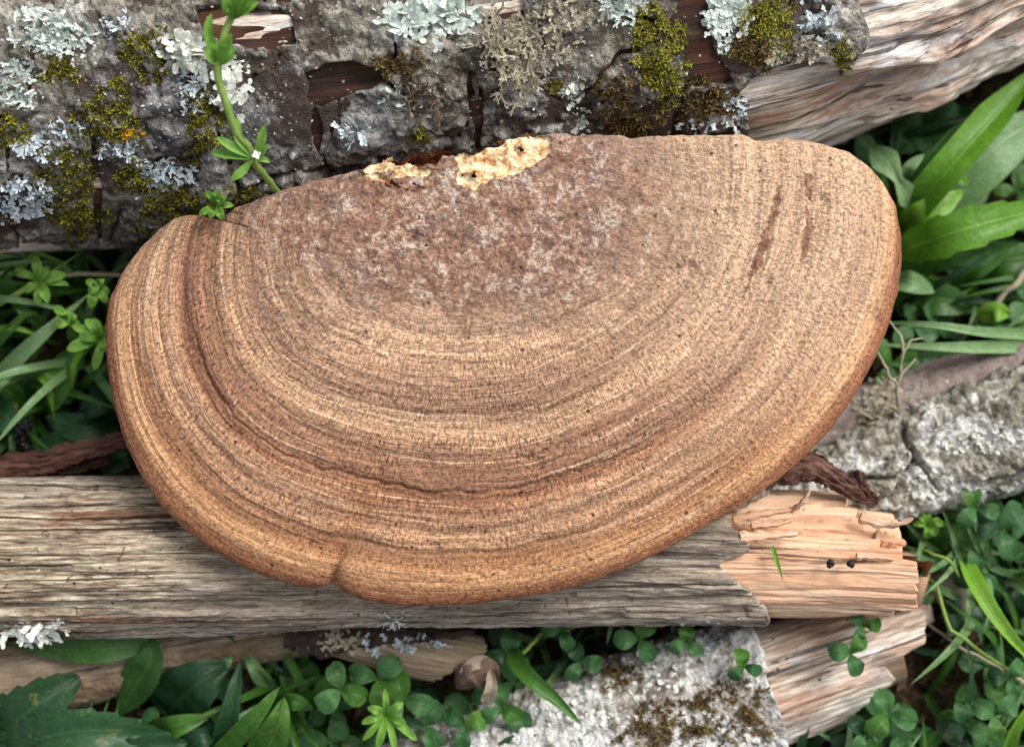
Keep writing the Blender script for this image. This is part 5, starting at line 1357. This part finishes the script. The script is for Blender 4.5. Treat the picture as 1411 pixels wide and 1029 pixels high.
# blade across the white log, curved grasses lower right
tuft(705, 905, 'single broad green blade lying on the white crusted log', [([(706, 898, .022), (728, 930, .032), (765, 962, .034), (802, 998, .033)], 13, 'leaf')], 'loose_grass')
st = plant('pale_stalk', 770, 860, 'thin pale stem from the weathered branch to the broad green blade', 'stem')
stem(st, [(775, 846, .012), (740, 880, .022), (712, 908, .024)], [2.5, 3.2, 3])
tuft(1300, 770, 'long green blade crossing the lower right corner', [([(1318, 752, .004), (1342, 800, .028), (1378, 858, .034), (1440, 930, .03)], 15, 'leaf_bright'), ([(1380, 1060, .004), (1396, 1010, .02), (1425, 960, .024)], 12, 'leaf_bright')])
cs = plant('creeping_runner', 1250, 760, 'arched green stem curling out from behind the splintered end', 'stem')
stem(cs, [(1246, 755, .012), (1275, 758, .022), (1305, 772, .026), (1322, 795, .024)], [2.5, 2.5, 2], 'stem')
stem(cs, [(1268, 785, .012), (1290, 810, .022), (1300, 840, .026), (1315, 872, .028), (1345, 892, .026), (1420, 945, .01)], [3, 3, 2.5], 'stem', 'runner')
stem(cs, [(1272, 855, .006), (1330, 895, .014), (1420, 945, .016)], [2.2, 2.5, 2.5], 'stem_dry', 'runner')
sn = plant('grass_snippet', 1070, 770, 'short snippet of green grass lying on the splintered wood', 'grass')
leaf(sn, [(1064, 752, .0562), (1071, 775, .0565), (1079, 800, .0555)], 3.2, 'grass', 'leaf_bright', 'blade', fold=.6, nv=5)
tuft(900, 848, 'pale narrow leaves hanging below the weathered branch over the white crusted log', [([(850, 840, .012), (842, 852, .024), (824, 864, .026)], 5, 'leaf_pale'), ([(848, 838, .012), (842, 862, .024), (836, 888, .024)], 6, 'leaf_pale'), ([(850, 840, .012), (862, 856, .026), (854, 868, .026)], 5, 'leaf_pale'), ([(868, 835, .012), (878, 846, .026), (886, 862, .026)], 5, 'leaf_pale')], 'narrow_leaf_sprig', 'plant')
dlf = plant('dry_leaf', 650, 945, 'curled dry brown and white leaf at the tip of the broken stub', 'dry leaf')
leaf(dlf, [(628, 948, .022), (648, 934, .030), (672, 926, .028), (684, 944, .022)], 22, 'ovate', 'leaf_brown', fold=-.35, wave=.55, n=26, nv=9)
leaf(dlf, [(668, 970, .028), (677, 948, .033), (676, 922, .030)], 9, 'ovate', 'leaf_dry', 'curled_edge', fold=.5, wave=.4)
leaf(dlf, [(676, 908, .024), (652, 914, .030), (634, 930, .026)], 9, 'lance', 'leaf_dry', 'curled_edge', fold=.5, wave=.5)
dl2 = plant('dry_leaf', 1310, 800, 'curled dry grey leaf behind the splintered end', 'dry leaf')
leaf(dl2, [(1288, 772, .004), (1310, 802, .014), (1325, 862, .006)], 26, 'ovate', 'leaf_dry', fold=-.5, wave=.3)
for px, py in [(1143, 775), (1172, 777)]:
    c = P(px, py, .0562); mb = MB()
    for q in range(4):
        d = RS.normal(size=3) * .00035
        V_, F_ = tube(np.array([c + d - [.0008, 0, 0], c + d, c + d + [.0007, .0002, .0003]]), [.0004, .0009, .0003], 7)
        mb.add(V_, F_)
    tag(ob('dark_crumb', mb.build('crumb'), M['black']), 'small black crumb lying on the splintered wood', 'crumb', 'black crumbs on the splintered wood')

# ------------------------------------------------------------------ undergrowth: shared meshes, every plant its own object
bpy.context.view_layer.update()
DG = bpy.context.evaluated_depsgraph_get()
def local_leaf(L_, hw, kind, rise, droop, **kw):
    s = np.linspace(0, 1, 5)
    return leafmesh(np.stack([s * L_, 0 * s, rise * np.sin(s * 1.9) - droop * s * s], -1), hw, kind, **kw)
SH = {'leaflet': [local_leaf(.0075 + .0008 * k, .0027 + .0004 * k, 'obov', .001, .001, n=12, fold=.18, seed=k * 3.3) for k in range(3)], 'leaf': [local_leaf(.016, .0048, 'spat', .006, .005, n=14, fold=.2, seed=k * 2.1) for k in range(3)], 'blade': [local_leaf(.034, .0013, 'grass', .016, .012, n=12, nv=3, fold=.4, seed=k * 1.7, wave=.4) for k in range(3)]}
sv, sf = tube(np.array([[0.001, 0, -.003], [0, .0004, .006], [0, 0, .012]]), [.00035, .00032, .0003], 5)
SH['stem'] = mesh('stem', sv, sf, {'luv': np.tile([.3, .6, .5], (len(sv), 1))}); SH['stem'].materials.append(M['stem'])
def mcopy(key, k, mat):
    kk_ = (key, k, mat)
    if kk_ not in SH:
        m = SH[key][k].copy(); m.materials.clear(); m.materials.append(M[mat]); SH[kk_] = m
    return SH[kk_]
def child(me, name, parent, rot, loc=(0, 0, 0)):
    o = bpy.data.objects.new(name, me); COL.objects.link(o); o.parent = parent; o.rotation_euler = rot; o.location = loc
MARK = [(130, 340, 'the loose hanging bark flake'), (60, 375, 'the straight pale dry stalk'), (60, 470, 'the broad pale blade'), (30, 592, 'the dark crumbly lump'), (100, 560, 'the broad dark leaves'), (110, 625, 'the peeling bark strip'),
        (1222, 230, 'the lobed pale leaf'), (1292, 180, 'the straw coloured tassel'), (1380, 140, 'the long strap leaf'), (1350, 310, 'the bright toothed leaf'), (1262, 392, 'the short rounded pale leaf'), (1380, 410, 'the grey dry stalk'), (1300, 465, 'the sideways grass blades'), (1240, 500, 'the branched lichen twig'),
        (1276, 724, 'the starry cleavers whorl'), (1310, 810, 'the curled grey leaf'), (1260, 800, 'the splintered end'), (1360, 830, 'the long green blade'), (1385, 720, 'the large lobed clover'), (1372, 985, 'the pale clover with white bract'), (1225, 985, 'the large oval clover leaf'), (1320, 890, 'the arched green stem'),
        (80, 985, 'the serrated nettle leaves'), (190, 930, 'the folded soft leaf'), (268, 945, 'the large rounded leaf'), (345, 995, 'the upright folded blades'), (468, 950, 'the long oval clover leaflets'), (530, 985, 'the bright cleavers whorl'), (600, 905, 'the broken stub'), (655, 945, 'the curled dry leaf'), (740, 880, 'the thin pale stem'), (800, 912, 'the white crusted log')]
def region(px, py):
    m = min(MARK, key=lambda q: math.hypot(q[0] - px, q[1] - py))
    if math.hypot(m[0] - px, m[1] - py) > 130: return 'beyond ' + m[2]
    return ('right under ' if math.hypot(m[0] - px, m[1] - py) < 34 else 'beside ' if math.hypot(m[0] - px, m[1] - py) < 70 else 'not far from ') + m[2]
TONE = {'leaf': 'mid green', 'leaf_dark': 'dark green', 'leaf_clover': 'soft green', 'leaf_bright': 'bright green', 'leaf_pale': 'pale green'}
n_ = 0
for gy_ in range(150, 1130, 27):
    for gx_ in range(-120, 1540, 27):
        px, py = gx_ + random.uniform(-12, 12), gy_ + random.uniform(-12, 12)
        edge_ = px < -20 or px > 1430 or py > 1050
        if random.random() < (.45 if edge_ else .15): continue
        if 1250 < px < 1340 and 860 < py < 1010 and random.random() < .8: continue
        if 20 < px < 110 and 440 < py < 500 and random.random() < .8: continue
        h = hit(px, py)
        if h is None or not h[2].name.startswith('ground'): continue
        p = h[0]
        reg = region(px, py)
        u = random.random()
        rt = None
        s_ = random.uniform(.65, 1.3)
        size_ = 'small' if s_ < .92 else 'medium sized' if s_ < 1.1 else 'large'
        if (px > 430 and py > 800 and u < .62) or u < .16:
            m = random.choice(['leaf_clover', 'leaf_clover', 'leaf_dark', 'leaf'])
            rt = root('clover_plant', p, size_ + ' ' + TONE[m] + ' clover ' + reg, 'clover', 'clovers in the undergrowth')
            child(SH['stem'], 'stem', rt, (0, 0, 0))
            rz = random.uniform(0, 6.28)
            for q in range(3): child(mcopy('leaflet', q, m), 'leaflet', rt, (random.uniform(-.3, .3), random.uniform(-.35, .25), rz + q * 2.094), (0, 0, .0118))
        elif u < .55:
            m = random.choice(['leaf', 'leaf_dark', 'leaf', 'leaf_clover'] + (['leaf_bright'] if px > 1100 else []))
            rt = root('leafy_herb', p, size_ + ' ' + TONE[m] + ' leafy herb ' + reg, 'plant', 'herbs in the undergrowth')
            rz = random.uniform(0, 6.28)
            for q in range(random.randint(4, 6)): child(mcopy('leaf', q % 3, m), 'leaf', rt, (random.uniform(-.3, .3), random.uniform(-.5, .1), rz + q * 2.4))
        else:
            m = random.choice(['leaf', 'leaf', 'leaf_pale', 'leaf_dark'])
            rt = root('grass_tuft', p, size_ + ' ' + TONE[m] + ' grass tuft ' + reg, 'grass', 'grass tufts in the undergrowth')
            for q in range(random.randint(3, 5)): child(mcopy('blade', q % 3, m), 'blade', rt, (random.uniform(-.4, .4), random.uniform(-.7, .1), random.uniform(0, 6.28)))
        rt.rotation_euler = (random.uniform(-.25, .25), random.uniform(-.25, .25), 0)
        rt.scale = (s_, s_, s_)
        n_ += 1
# dead bits of litter on the soil
mb = MB()
for k in range(1600):
    x, y = random.uniform(-.19, .19), random.uniform(-.14, .12)
    c = np.array([x, y, gz(x, y) + .0008]); a = random.uniform(0, 6.283); L_ = random.uniform(.002, .009)
    d = np.array([math.cos(a), math.sin(a), random.uniform(-.15, .3)]) * L_
    V_, F_, A_ = ribbon(np.array([c - d * .5, c, c + d * .5]), np.array([.3, 1, .2]) * random.uniform(.0003, .0016), (random.gauss(0, .4), random.gauss(0, .4), 1))
    mb.add(V_, F_, A_)
tag(ob('leaf_litter', mb.build('litter'), M['litter']), 'brown bits of dead leaves and stems on the dark soil', 'litter', kind='stuff')

for r in ROOTS:
    if '_base' in r: del r['_base']
